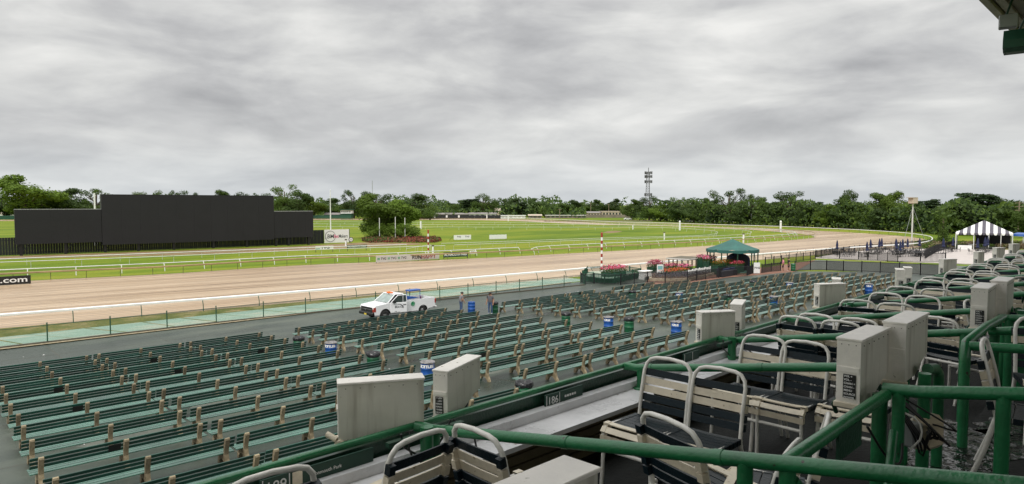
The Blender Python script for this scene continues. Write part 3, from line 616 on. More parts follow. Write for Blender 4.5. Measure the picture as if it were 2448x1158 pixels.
T = [  # px, top, width px, distance, kind, leaf, label
 (62, 421, 135, 420, 'broad', 'leaf3', 'tallest broad tree at the far left edge'), (10, 468, 60, 430, 'broad', 'leaf2', 'dark tree low at the far left edge'),
 (165, 452, 95, 440, 'broad', 'leaf2', 'round dark tree second from the left edge'), (232, 453, 76, 450, 'open', 'leaf1', 'loose open tree behind the white pole'),
 (120, 478, 60, 440, 'broad', 'leaf3', 'lower bright tree between the two big left trees'), (355, 457, 62, 560, 'open', 'leaf3', 'pale treetop just above the video board, leftmost'),
 (395, 460, 40, 560, 'open', 'leaf2', 'small dark treetop above the video board'), (428, 457, 50, 560, 'open', 'leaf2', 'rounded dark treetop above the middle of the board'),
 (470, 463, 40, 600, 'broad', 'leaf2', 'faint low treetop above the board'), (520, 456, 62, 560, 'broad', 'leaf1', 'broad treetop above the right half of the board'),
 (580, 461, 60, 600, 'open', 'leaf2', 'wide flat treetop above the right half of the board'), (625, 463, 50, 600, 'open', 'leaf2', 'low treetop just left of the tall right tree'),
 (682, 444, 74, 430, 'open', 'leaf1', 'tall uneven tree right of the main screen'), (712, 457, 74, 425, 'broad', 'leaf2', 'dark tree behind the right wing of the board'),
 (752, 474, 54, 430, 'broad', 'leaf3', 'bright low tree left of the flagpole'), (790, 475, 74, 450, 'broad', 'leaf2', 'dark round tree behind the flagpole'),
 (823, 484, 40, 440, 'broad', 'leaf1', 'low tree left of the tall open tree'), (847, 456, 58, 440, 'open', 'leaf2', 'tall open dark tree behind the infield clump'),
 (900, 461, 76, 440, 'open', 'leaf2', 'dark tree peeping over the infield clump'), (985, 465, 112, 430, 'broad', 'leaf2', 'big domed dark tree right of the infield clump'),
 (1028, 494, 42, 400, 'bush', 'leaf1', 'small dull round tree at the foot of the domed tree'), (1065, 484, 60, 640, 'broad', 'leaf2', 'low dark tree in the distance'),
 (1098, 480, 54, 560, 'broad', 'leaf1', 'mid green tree left of the cedar'), (1118, 477, 50, 540, 'pine', 'pine', 'dark flat cedar in the middle distance'),
 (1136, 476, 50, 540, 'pine', 'pine', 'second dark cedar in the middle distance'), (1156, 465, 62, 520, 'open', 'leaf1', 'pointed tree with ragged top in the centre'),
 (1178, 482, 50, 530, 'broad', 'leaf2', 'dark tree right of the ragged one'), (1205, 474, 54, 540, 'open', 'leaf2', 'tree with small dark top in the centre'),
 (1232, 475, 54, 520, 'broad', 'leaf2', 'dark tree left of the brownish pine'), (1246, 484, 46, 490, 'pine', 'pine', 'dark brownish pine standing alone in front'),
 (1284, 475, 56, 540, 'broad', 'leaf2', 'rounded dark tree right of the pine'), (1318, 481, 50, 560, 'broad', 'leaf2', 'low dark tree in the centre right'),
 (1345, 487, 46, 500, 'broad', 'leaf1', 'light green tree before the dark row'), (1302, 493, 34, 480, 'bush', 'leaf1', 'small bushy tree by the far houses'),
 (1368, 479, 48, 560, 'broad', 'leaf2', 'dark tree left of the beige buildings'), (1395, 485, 40, 600, 'broad', 'leaf1', 'mid green tree left of the beige buildings'),
 (1418, 478, 40, 600, 'broad', 'leaf2', 'tall dark tree over the beige buildings'), (1445, 486, 40, 620, 'broad', 'leaf2', 'low dark tree over the beige buildings'),
 (1468, 476, 40, 600, 'broad', 'leaf2', 'round dark tree over the beige buildings'), (1510, 478, 44, 600, 'broad', 'leaf1', 'tree left of the cell tower'),
 (1552, 470, 66, 560, 'open', 'leaf2', 'wide dark tree at the foot of the cell tower'), (1595, 480, 50, 560, 'broad', 'leaf2', 'tree just right of the cell tower'),
 (1622, 473, 50, 520, 'open', 'leaf1', 'open topped tree right of the cell tower'), (1552, 494, 40, 470, 'bush', 'leaf1', 'dull green bushy tree below the cell tower'),
 (1578, 490, 50, 440, 'broad', 'leaf3', 'bright green low tree below the cell tower'), (1622, 488, 46, 430, 'broad', 'leaf2', 'dark low tree in front of the row'),
 (1658, 490, 44, 430, 'broad', 'leaf2', 'second dark low tree in front of the row'), (1650, 479, 50, 520, 'broad', 'leaf1', 'mid tree behind the dark pair'),
 (1680, 475, 44, 480, 'broad', 'leaf1', 'tree left of the tall right tree'), (1742, 453, 80, 350, 'open', 'leaf2', 'tall dark open tree, highest right of the tower'),
 (1715, 478, 50, 360, 'broad', 'leaf2', 'dark lower tree beside the tall open one'), (1705, 500, 40, 350, 'broad', 'pine', 'low dark evergreen by the parked cars'),
 (1795, 467, 54, 350, 'open', 'leaf1', 'ragged tree between the two tall ones'), (1832, 474, 60, 350, 'broad', 'leaf1', 'mid green tree between the tall ones'),
 (1888, 459, 84, 340, 'open', 'leaf2', 'tall see-through tree above the white post'), (1862, 484, 70, 330, 'broad', 'leaf2', 'dark lower tree under the see-through one'),
 (1922, 489, 66, 330, 'broad', 'leaf2', 'dark tree filling right of the see-through tree'), (1955, 484, 50, 330, 'pine', 'pine', 'low pine in the dip of the treeline'),
 (1975, 489, 56, 290, 'broad', 'leaf3', 'bright green tree in the dip of the treeline'), (2022, 456, 60, 310, 'open', 'leaf2', 'dark treetop behind the big green trees'),
 (2035, 470, 80, 280, 'broad', 'leaf1', 'big green tree behind the far turn, left of three'), (2085, 464, 84, 280, 'broad', 'leaf1', 'big green tree behind the far turn, middle of three'),
 (2148, 460, 78, 270, 'broad', 'leaf3', 'big bright tree left of the siren tower'), (2005, 500, 60, 270, 'broad', 'leaf2', 'low dark tree under the big green ones'),
 (2110, 500, 70, 265, 'broad', 'leaf2', 'low dark tree behind the turn rail'), (2192, 482, 60, 240, 'pine', 'pine', 'pine right behind the siren tower'),
 (2228, 478, 74, 235, 'pine', 'pine', 'wide pine right of the siren tower'), (2270, 490, 60, 235, 'broad', 'leaf1', 'mid green tree between the pines'),
 (2318, 463, 104, 225, 'pine', 'pine', 'tallest pine above the striped tent, left of two'), (2362, 466, 84, 225, 'pine', 'pine', 'tall pine above the striped tent, right of two'),
 (2292, 492, 70, 215, 'pine', 'leaf2', 'low spreading pine left of the tent'), (2400, 478, 90, 280, 'broad', 'leaf2', 'far dark tree right of the pines'),
 (2440, 482, 70, 290, 'broad', 'leaf2', 'dark tree at the right edge'), (2412, 500, 90, 200, 'broad', 'leaf1', 'mid green tree right behind the tent'),
 (2452, 502, 60, 180, 'broad', 'leaf1', 'green tree at the right edge beside the tent'), (2255, 512, 30, 150, 'cone', 'leaf1', 'small pointed cypress by the turn rail'),
 (2340, 508, 80, 210, 'pine', 'pine', 'dark low pine hidden behind the tent'), (1770, 490, 60, 340, 'broad', 'leaf2', 'dark filling tree under the tall open tree')]
T += [(i, 489 + 3*sin(i*.7), 60, 900, 'broad', 'leaffar', 'hazy low tree on the skyline at photo column %s' % w) for i, w in ((1085, 'left of the cedar'), (1260, 'centre'), (1440, 'behind the beige buildings'))]
for px, top, wp, D, kind, leaf, lab in T:
    if px > 1400: D = min(D, wood_d(px)+(6 if top > 486 else 16)) if not 1400 < px < 1505 else D
    lab = lab.replace(' at photo column', ',')
    tree(px, top, wp, D, kind, leaf, lab)
# far woods: a band nobody could count

b = MB()
for i in range(42000):
    px = random.uniform(-150, 2650)
    D0 = wood_d(px)
    if 780 < px < 1560 and random.random() < .5: D0 += 60
    D = D0+random.random()**1.5*(300 if px < 1500 else 60); low = random.random() < .30; D0 += (0 if low else 26)
    edge = (14 + 3.2*sin(px*.021)+2.2*sin(px*.067+1)+1.5*sin(px*.19))*(.55+.45*min(1, (D-D0)/120)) if px < 1560 else (9.5+1.2*sin(px*.05)+sin(px*.017))*(1.15 if px < 1900 else .95)
    if 1400 < px < 1505 and D < 600: continue
    z = edge*(random.random()*.35 if low else math.sqrt(random.random())); p = atD(px, D); b.card((p.x, p.y, z), random.uniform(1.6, 3.4) if D > 450 else random.uniform(.9, 1.8), mi=random.choice((0, 0, 1)))
b.build('far_woods', ['leaffar', 'leaf1'], kind='stuff')
# infield clump, hedge and red bed
tree(902, 466, 112, 184, 'broad', 'leaf3', 'bright leafy tree leaning over the hedge, left of the infield pair', 'infield trees', vi=1)
tree(958, 479, 92, 186, 'broad', 'leaf3', 'rounded leafy tree on the hedge, right of the infield pair', 'infield trees', vi=3)
for i, x in enumerate((896, 925, 955, 985)):
    tree(x, 534, 54, 178, 'bush', 'leaf3', ['leafy hedge shrub under the infield trees, %s' % w for w in ('leftmost', 'second from left', 'third from left', 'rightmost')][i], 'hedge shrubs', cat='shrub', name='hedge_shrub', vi=i % 2)
def flowerbed(name, label, cat, poly_px, h, mats, n, sz, base=None, kind=None, group=None, hang=0.0):
    P = [G(x, y, 0, base) for x, y in poly_px]; c = sum(P, Vector())/len(P); b = MB()
    xs = [p.x for p in P]; ys = [p.y for p in P]
    def inside(x, y):
        r = False
        for i in range(len(P)):
            a, q = P[i], P[i-1]
            if (a.y > y) != (q.y > y) and x < (q.x-a.x)*(y-a.y)/(q.y-a.y)+a.x: r = not r
        return r
    k = 0; tries = 0
    while k < n and tries < n*20:
        tries += 1
        x, y = random.uniform(min(xs), max(xs)), random.uniform(min(ys), max(ys))
        if not inside(x, y): continue
        z = random.uniform(-hang, h*(.8+.2*sin(x*3)*cos(y*2))); top = z > h*.55 and math.sin(x*1.9+y*1.3) > -.3
        b.card((x-c.x, y-c.y, z), sz*random.uniform(.7, 1.3), mi=(random.choice(range(1, len(mats))) if top and random.random() < .75 else 0)); k += 1
    o = b.build(name, mats, None, c, kind=kind); 
    if not kind: tag(o, label, cat, group)
    else: o['label'] = label
    return o
random.seed(3)
flowerbed('flower_bed', 'long low bed of red foliage below the infield trees', 'flower bed', [(865, 577), (880, 571), (960, 570), (1050, 571), (1056, 577), (1040, 581), (880, 581)], .9, ['begonia', 'begonia', 'leaf2'], 5000, .5, 0)
flowerbed('low_hedge', 'dark green border at the left end of the red bed', 'hedge', [(864, 577), (878, 570.5), (930, 570), (925, 580), (880, 581)], 1.0, ['leaf2', 'leaf2'], 1500, .45, 0)
# ================================================================== FAR STRUCTURES
M['towergrey'] = mat('tower_steel', (.10, .10, .105), .6, .2, 2)
cell = thing('cell_tower', 'tall grey lattice cell tower with antenna clusters above the treeline', 'tower', atD(1549, 600), .3)
Hc = zof(404, 600)
b = MB(); legs = [(2.6*cos(a), 2.6*sin(a)) for a in (0.5, 2.6, 4.7)]
for x, y in legs:
    l = MB(); l.tube([(x, y, 0), (x*.55, y*.55, Hc*.93)], .24, 5); l.build('leg', 'towergrey', cell)
for k in range(18):
    z = Hc*.93*k/18; z2 = Hc*.93*(k+1)/18; f, f2 = 1-.45*k/18, 1-.45*(k+1)/18
    for i in range(3):
        a, c = legs[i], legs[(i+1) % 3]; b.tube([(a[0]*f, a[1]*f, z), (c[0]*f2, c[1]*f2, z2)], .09, 4); b.tube([(a[0]*f, a[1]*f, z), (c[0]*f, c[1]*f, z)], .09, 4)
b.build('lattice', 'towergrey', cell)
for zf in (.91, .83, .72, .44):
    ap = MB()
    for i in range(9):
        a = i*.698; x, y = 3.1*cos(a), 3.1*sin(a); ap.box(x-.24, x+.24, y-.24, y+.24, Hc*zf-1.3, Hc*zf+1.2)
    ap.tube([(3.1*cos(i*.628), 3.1*sin(i*.628), Hc*zf) for i in range(11)], .12, 4); ap.build('antenna_array', 'towergrey', cell)
b = MB(); b.tube([(0, 0, Hc*.9), (0, 0, Hc*1.02)], .3, 6); b.build('mast', 'towergrey', cell)
pole('radio_mast', 'thin distant radio mast above the infield clump', 'mast', atD(891, 900), zof(432, 900), .35, 'metalgrey')
def building(name, label, px0, px1, yt, yb, D, depth, mw, mr, roof='gable', win=0, winm='glass'):
    x0, x1 = (px0-1224)/FPX*D, (px1-1224)/FPX*D; H = zof(yt, D); w = x1-x0; hw = H*.7 if roof == 'gable' else H-.3
    t = thing(name, label, 'building', ((x0+x1)/2, D+depth/2, 0), 0)
    b = MB(); b.box(-w/2, w/2, -depth/2, depth/2, 0, hw); b.build('wall', mw, t)
    b = MB()
    if roof == 'gable': b.prism([(-depth/2-.5, hw+.003), (depth/2+.5, hw+.003), (0, H)], -w/2-.4, w/2+.4, 'x')
    else: b.box(-w/2-.4, w/2+.4, -depth/2-.4, depth/2+.4, hw+.003, H)
    b.build('roof', mr, t)
    for i in range(win):
        x = -w/2+w*(i+.5)/win; f = MB(); f.box(x-w/win*.3, x+w/win*.3, -depth/2-.06, -depth/2-.01, hw*.38, hw*.78); f.build('window', winm, t)
    return t
building('stable_barn', 'long low grey-roofed stable left of the white gabled one', 1040, 1122, 509.5, 523, 470, 14, 'barn', 'asphalt_roof', win=8)
building('stable_barn', 'grey-roofed stable with white gable end', 1122, 1186, 508.5, 523, 468, 14, 'whitewall', 'asphalt_roof', win=5)
building('white_shed', 'long white flat building on the far side, centre', 1197, 1256, 515.5, 523.5, 440, 10, 'whitewall', 'whitewall', 'flat', 6, 'bannergrey')
building('brown_house', 'small brown house with pale gabled roof on the far side', 1264, 1295, 513, 524, 445, 12, 'barn', 'beige', win=3)
building('beige_building', 'long beige flat building left of the blue car', 1405, 1440, 506, 519, 520, 18, 'beige', 'asphalt_roof', 'gable', 5)
building('beige_building', 'beige flat-roofed building with dark band', 1440, 1500, 505.5, 520, 515, 18, 'beige', 'beige', 'flat', 8)
building('far_house', 'white walled house in the far left gap', -5, 14, 507, 517, 450, 10, 'whitewall', 'beige')
building('white_house', 'white house glimpsed between dark trees behind parked cars', 1688, 1728, 503, 516, 420, 10, 'whitewall', 'whitewall', 'flat', 3)
building('pale_house', 'pale house roof showing above the stables', 1182, 1196, 498, 512, 520, 8, 'beige', 'beige')
building('low_shed', 'low grey shed left of the judges stand', 775, 815, 509, 520, 430, 10, 'barn', 'asphalt_roof', win=3)
building('long_barn', 'long brown barn roof right of the small trees', 1306, 1400, 515, 524, 450, 12, 'barn', 'bannergrey', 'flat', 9)
t = building('judges_stand', 'small green stand with a white windowed cabin on top', 814, 840, 511.5, 524, 415, 6, 'gfence', 'gfence', 'flat')
b = MB(); b.box(-3.2, 3.4, -2.6, 2.6, 3.6, 5.6); b.build('cabin', 'whitewall', t); b = MB(); b.box(-3.8, 4, -3.2, 3.2, 5.61, 5.9); b.build('cabin_roof', 'gfence', t)
for i in range(5): b = MB(); b.box(-2.8+i*1.2, -2+i*1.2, -2.66, -2.61, 4.2, 5.2); b.build('window', 'glass', t)
def long_wall(name, label, px0, px1, yt, yb, m, D=None, cat='fence'):
    p = G(px0, yb, 0, 0) if D is None else atD(px0, D); q = G(px1, yb, 0, 0) if D is None else atD(px1, D); h = (yb-yt)/FPX*p.y
    t = tag(MB_wall(p, q, h).build(name, m, None, p, facing(p, q)), label, cat); return t
def MB_wall(p, q, h):
    b = MB(); L_ = (q-p).length; n = max(1, int(L_/4))
    for i in range(n): b.box(L_*i/n+.02, L_*(i+1)/n-.02, -.05+.03*(i % 2), .05+.03*(i % 2), 0, h)
    return b
long_wall('green_windscreen_fence', 'green screened fence along the far straight, left end', -60, 40, 516, 525, 'gfence')
long_wall('green_windscreen_fence', 'green screened fence between flagpole and infield trees', 745, 845, 515, 524, 'gfence')
long_wall('green_windscreen_fence', 'dark green screened fence with white squares on far straight', 995, 1197, 515, 523.5, 'bfence')
for x in (1037, 1066, 1095):
    p = G(x, 523.5, 0, 0); t = tag(MB_wall(Vector((0, 0, 0)), Vector((1.1, 0, 0)), 1.4).build('square_sign', 'signwhite', None, (p.x, p.y-.3, .8)), 'white square sign on the dark far fence, %s of three' % {1037: 'leftmost', 1066: 'middle', 1095: 'rightmost'}[x], 'sign', 'white squares on far fence')
long_wall('brown_hedge', 'long clipped brown hedge behind the far straight, upper', 1376, 1640, 518.5, 526, 'barn', 470, 'hedge')
p, q = G(1376, 531, 0, 0), G(1640, 531, 0, 0)
long_wall('dark_rail_fence', 'dark low fence bordering the far dirt', 1300, 1560, 527.5, 530, 'barn')
# cars parked far behind the turn
cols = ['truck', 'metalgrey', 'truck', 'black', 'metalgrey', 'truck', 'redpaint', 'truck', 'metalgrey', 'truck', 'truck']
for i, x in enumerate((1500, 1643, 1655, 1667, 1678, 1690, 1702, 1714, 1726, 1742, 1756)):
    D = 400 if x == 1500 else 345; t = thing('parked_car', '%s car parked behind the far turn, %s from the left' % ({'truck': 'white', 'metalgrey': 'grey', 'black': 'black', 'redpaint': 'red'}[cols[i]], ORD[i]), 'car', atD(x, D), random.uniform(-.1, .1), 'cars parked behind the far turn')
    b = MB(); b.prism([(-2.2, .35), (2.2, .35), (2.2, .85), (1.3, .95), (.7, 1.42), (-.9, 1.42), (-1.6, .95), (-2.2, .9)], -.85, .85); b.build('body', cols[i], t)
    b = MB(); b.prism([(1.05, .97), (.62, 1.36), (-.82, 1.36), (-1.35, .97)], -.86, -.852); b.build('window', 'glass', t)
    for s in (-1.35, 1.35): b = MB(); b.tube([(s, -.9, .33), (s, .9, .33)], .33, 10); b.build('wheel', 'tyre', t)
for x, yt, D, lab in ((2435, 482, 190, 'wooden utility pole with cross arms at the right edge'), (1385, 487, 560, 'thin utility pole left of the beige buildings'), (1412, 485, 560, 'utility pole above the beige buildings'), (1455, 488, 560, 'utility pole beside the beige building'), (1497, 488, 540, 'utility pole right of the beige building'), (1338, 500, 420, 'bare pole before the light green tree'), (14, 485, 430, 'pole beside the far left house')):
    h = zof(yt, D); t = pole('utility_pole', lab, 'pole', atD(x, D), h, .16 if D < 300 else .22, 'wood')
    for k in range(3 if D < 300 else 1): b = MB(); b.box(-1.2, 1.2, -.06, .06, h-.5-k*1.0, h-.35-k*1.0); b.build('cross_arm', 'wood', t)
for x in (1796, 1828):
    pole('lamp_post', 'small lamp post behind the turn, %s' % ('with dark head' if x == 1796 else 'with pale round head'), 'lamp post', atD(x, 300), zof(514, 300), .12, 'metalgrey', ball=.3)
# siren tower
p = atD(2181, 158); st = thing('siren_tower', 'siren tower with beige box head on a guyed white pole', 'tower', p, .4); h = zof(487, 158)
b = MB(); b.tube([(0, 0, 0), (0, 0, h)], .18, 8, r2=.14); b.build('pole', 'turfwhite', st)
b = MB(); b.bbox(-.75, .75, -.7, .7, h, h+1.3, .05); b.build('head', 'beige', st)
b = MB(); b.box(-1.25, .6, -.75, .75, h+1.303, h+1.42); b.build('cap', 'beige', st)
for dx, dy in ((-4.2, -1), (3, 1.5), (.8, -3)): b = MB(); b.tube([(dx, dy, 0), (0, 0, h-.8)], .035, 4); b.build('guy_wire', 'metalgrey', st)
# ================================================================== CHAIN LINK FENCE
cf = thing('chainlink_fence', 'green chain-link fence between the apron and concrete walk', 'fence', AN(4, 52, 0), RZ)
fp = [-6, -2, 1.0, 4.6, 8.3, 11.9, 15.5, 18.95, 22.5, 25.9, 29.1, 32.2, 35.6, 38.8, 42.0, 45.4, 48.4, 51.5, 54.6, 57.6]
def fn(a): return 52.3 - max(0, a-20)*.085
pb = MB(); pb.tube([(0, 0, 0), (0, 0, 1.22)], .04, 6); pb.sphere((0, 0, 1.24), .05, 6); me = pb.mesh('post', 'gfence')
for a in fp: link('post', me, cf, (a-4, fn(a)-52, .05))
b = MB(); b.tube([(a-4, fn(a)-52, 1.15) for a in fp], .022, 6); b.build('top_rail', 'gfence', cf)
b = MB(); b.box(0, 0, 0, 0, 0, 0)
wires = MB(); a = -6.0; Hh = 1.05
while a < 57.6:
    for s in (1, -1):
        x0, x1 = (a, a+Hh) if s > 0 else (a+Hh, a); y0, y1 = fn(x0)-52, fn(x1)-52; wv = .005
        wires.add([(x0-4-wv, y0, .08), (x0-4+wv, y0, .08), (x1-4+wv, y1, .08+Hh), (x1-4-wv, y1, .08+Hh)], [(0, 1, 2, 3)])
    a += .085
wires.build('wire_mesh', 'wire', cf)
# low kerb under the fence
kb = MB()
for i in range(len(fp)-1): kb.box(0, (fp[i+1]-fp[i]), -.09, .09, 0, .1, mx=Matrix.Translation((fp[i], fn(fp[i]), 0)) @ Matrix.Rotation(math.atan2(fn(fp[i+1])-fn(fp[i]), fp[i+1]-fp[i]), 4, 'Z'))
kb.build('kerb', 'postdark', None, (0, 0, .01), RZ, 'structure')
# cracks with weeds in the walk: slab joints
jm = MB()
for a in [x*3.05-8 for x in range(22)]:
    s = random.uniform(-.6, .6); w_ = random.uniform(.05, .16)
    q = [AN(a, 52.1, .016), AN(a+w_, 52.1, .016), AN(a+w_*1.4+s-2.0, 56.5, .016), AN(a+s-2.0, 56.5, .016)]; jm.add(q, [(0, 1, 2, 3)])
jm.build('slab_joints', 'verge', kind='structure')
jm = MB()
for nn in (12.5, 18.6, 24.8, 31.2, 37.4, 43.6, 47.8):
    for k in range(46):
        a0 = -30+k*2.6; w_ = random.uniform(.012, .03); o_ = random.uniform(-.02, .02)
        jm.add([AN(a0, nn+o_, .013), AN(a0+2.6, nn+o_, .013), AN(a0+2.6, nn+o_+w_, .013), AN(a0, nn+o_+w_, .013)], [(0, 1, 2, 3)])
for a0 in range(-28, 86, 6):
    for n0, n1 in ((8.1, 25), (25, 41.9), (42.1, 51.4)):
        w_ = random.uniform(.012, .03); d_ = random.uniform(-.1, .1); jm.add([AN(a0, n0, .0135), AN(a0+w_, n0, .0135), AN(a0+d_+w_, n1, .0135), AN(a0+d_, n1, .0135)], [(0, 1, 2, 3)])
jm.build('paving_joints', 'postdark', kind='structure')
M['stain'] = ground_mat('dark_stain', [(.3, (.018, .024, .019)), (.6, (.035, .045, .037)), (.8, (.06, .07, .055))], 1.5, (1, 1, 1), 0, .25, .3, 12, .2, .5)
M['patchp'] = ground_mat('pale_patch', [(.3, (.075, .085, .07)), (.6, (.11, .12, .10)), (.8, (.16, .15, .12))], 1.5, (1, 1, 1), 0, .7, .3, 12, .2, .3)
for i in range(46):
    a0, nn = random.uniform(-4, 80), random.uniform(14, 50); r = random.uniform(.3, 1.3); b = MB(); k = 14
    if abs(nn-42) < 1.6: nn = 45.5
    b.add([AN(a0+r*1.9*cos(2*pi*j/k)*random.uniform(.75, 1.1), nn+r*sin(2*pi*j/k)*random.uniform(.7, 1.1), .0115+.00005*i) for j in range(k)], [tuple(range(k))]); b.build('stain_patch', 'stain' if i % 3 else 'patchp', kind='structure')
b = MB()
for i in range(150):
    a0, nn = random.uniform(0, 78), random.uniform(14, 50); p = AN(a0, nn, .03); r = random.uniform(.03, .09)
    b.add([p+Vector((random.uniform(-r, r), random.uniform(-r, r), random.uniform(-.01, .03))) for k in range(4)], [(0, 1, 2), (0, 2, 3)])
b.build('paper_litter', 'signwhite', kind='stuff')
# ================================================================== BENCHES
def bench_parts(p):
    ln = 2*p+.50; sl = MB(); sl.bbox(-.25, ln-.25, -.014, .020, -.046, .046, .005); back = sl.mesh('slat', 'benchshade')
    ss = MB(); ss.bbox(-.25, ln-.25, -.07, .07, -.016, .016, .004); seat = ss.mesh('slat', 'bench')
    lg = MB(); prof = [(-.31, 0), (-.19, 0), (-.15, .09), (-.03, .20), (.14, .20), (.25, .10), (.28, 0), (.40, 0), (.385, .12), (.33, .26), (.39, .385), (-.07, .385), (-.09, .56), (-.165, .84), (-.215, .885), (-.27, .87), (-.275, .82), (-.18, .55), (-.15, .38), (-.19, .24), (-.26, .12)]
    lg.prism(prof, -.062, .062, 'x'); leg = lg.mesh('leg', 'concrete'); return ln, back, seat, leg
rows = [41.9, 39.8, 37.8, 35.5, 33.4, 31.0, 28.7, 26.6, 24.3, 22.0, 19.7, 17.5]
blocks = [  # name, start(n), pitch, post spacing, count, row list
 ('left', lambda n: 3.0+(n-17)*.05, 4.68, 2.06, 3, rows),
 ('centre-left', lambda n: 19.25+(n-20)*.05, 4.22, 1.84, 3, rows[:11]),
 ('centre', lambda n: 38.0, 3.98, 1.73, 3, [41.1, 39.0, 36.9, 34.9, 32.9, 30.8, 28.8, 27.2, 25.4, 23.2, 21.2]),
 ('centre-right', lambda n: 52.4, 3.42, 1.53, 3, [41.0, 38.9, 36.9, 34.9, 32.9, 30.8, 28.8, 26.9, 25.0, 23.2, 21.4]),
 ('far right', lambda n: 63.7, 3.95, 1.70, 3, [33.8, 32.1, 30.4, 28.7, 26.9, 25.2, 23.6, 21.8])]
cntb = 0
for bi, (bn, st_, pitch, ps, cnt, rl) in enumerate(blocks):
    ln, mback, mseat, mleg = bench_parts(ps)
    for ri, n in enumerate(rl):
        for k in range(cnt):
            if bi == 3 and ri == 0 and k == 2: continue
            a = st_(n)+pitch*k + random.uniform(-.05, .05); nn = n+random.uniform(-.06, .06); rz = RZ+random.uniform(-.008, .008)
            if random.random() < .06: rz += random.uniform(-.03, .03)
            lab = 'green slatted bench, %s of three, %s row from track, %s block' % (('left', 'middle', 'right')[k], ORD[ri], bn)
            t = thing('slatted_bench', lab, 'bench', AN(a, nn, .008), rz, 'rows of green slatted benches on the apron')
            for i in range(3): link('leg', mleg, t, (ps*i, 0, 0))
            tilt = -R(17)
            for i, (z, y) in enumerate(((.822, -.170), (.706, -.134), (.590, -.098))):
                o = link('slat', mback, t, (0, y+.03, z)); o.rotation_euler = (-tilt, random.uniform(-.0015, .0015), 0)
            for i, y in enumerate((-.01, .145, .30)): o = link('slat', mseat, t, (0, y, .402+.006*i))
            if random.random() < .13:
                b = MB(); b.box(0, .32, -.006, .006, -.10, .10); o = b.build('plaque', 'signblack', t, (ps-.45, -.155, .69)); o.rotation_euler = (-tilt, 0, 0)
            cntb += 1
print('benches', cntb)
# ================================================================== DRUM BINS
def drum(label, p, m, bag, txt=None, lid=False, rz=0):
    t = thing('drum_bin', label, 'bin', p, rz, 'drum bins among the benches')
    b = MB(); b.lathe([(.0, 0), (.30, 0), (.31, .03), (.305, .29), (.325, .31), (.305, .33), (.305, .58), (.325, .60), (.305, .62), (.305, .86), (.325, .88), (.30, .88), (.29, .80)], 22); b.build('drum', m, t)
    if bag:
        b = MB(); n = 22; z_ = .72 if bag == 'bag' else .85; prof = [(.335, z_), (.342, z_+.03), (.335, .89), (.30, .905), (.26, .84), (.16, .72), (.0, .70)]; vs = []
        for r, z in prof:
            for j in range(n): q = 1+random.uniform(-.05, .05); vs.append((r*q*cos(2*pi*j/n), r*q*sin(2*pi*j/n), z+random.uniform(-.025, .02)))
        b.add(vs, [(i*n+j, i*n+(j+1) % n, (i+1)*n+(j+1) % n, (i+1)*n+j) for i in range(len(prof)-1) for j in range(n)], 0, True); b.build('bin_liner', bag, t)
    if lid: b = MB(); b.lathe([(.33, .88), (.335, .94), (.28, 1.02), (.0, 1.04)], 20); b.build('lid', m, t)
    if txt:
        # letters wrapped round the drum on the side that faces the stand
        for i, ch in enumerate(txt):
            an = -pi/2 + RZ - .75 + (i-3)*.30; o = text('lettering', ch, .17, 'txtwhite', t, (.312*cos(an), .312*sin(an), .66), (pi/2, 0, an+pi/2), align='CENTER', bold=.008, sx=1.3)
    return t
def onG(px, py): p = G(px, py, .88); return p
blue_l = [((791, 819), 'blue drum marked BOTTLES at the end of the left bench block'), ((1022, 865), 'blue drum marked BOTTLES just above the grey screen boxes'), ((1455, 758), 'blue drum marked CANS beside a green drum in the aisle'), ((1617, 769), 'blue drum marked CANS nearest the paired grey boxes'), ((1624, 700), 'blue drum half hidden among centre benches'), ((1888, 676), 'blue drum in the far benches left of the tent side'), ((1850, 709), 'blue drum behind benches above the two grey boxes'), ((2077, 679), 'blue drum at the far end beside the leaning box')]
for i, ((x, y), lab) in enumerate(blue_l): drum(lab, onG(x, y), 'blue', 'bag2', 'BOTTLES' if i < 2 else 'CANS')
for (x, y), lab in [((714, 806), 'green drum under the first bench of the centre-left block'), ((892, 843), 'green drum with black liner between two blocks of benches'), ((1253, 913), 'green drum with black liner nearest the green front rail'), ((1353, 748), 'green drum with black liner in the middle aisle'), ((1504, 760), 'green drum with black liner right of the blue one in the aisle'), ((1740, 705), 'green drum with black liner among far benches'), ((1512, 696), 'green drum low behind the front centre benches'), ((1801, 672), 'green drum at the first row of the far right block'), ((714+1, 806), None)]:
    if lab: drum(lab, onG(x, y), 'gbin', 'bag')
drum('bright green lidded bin standing by the black fence near the two people', G(1896, 649), 'gbin', None, lid=True)
drum('plain blue drum that the left worker leans on', AN(36.1, 42.9, .01), 'blue', None)
drum('green drum behind the right worker', AN(37.2, 41.3, .01), 'gbin', 'bag')
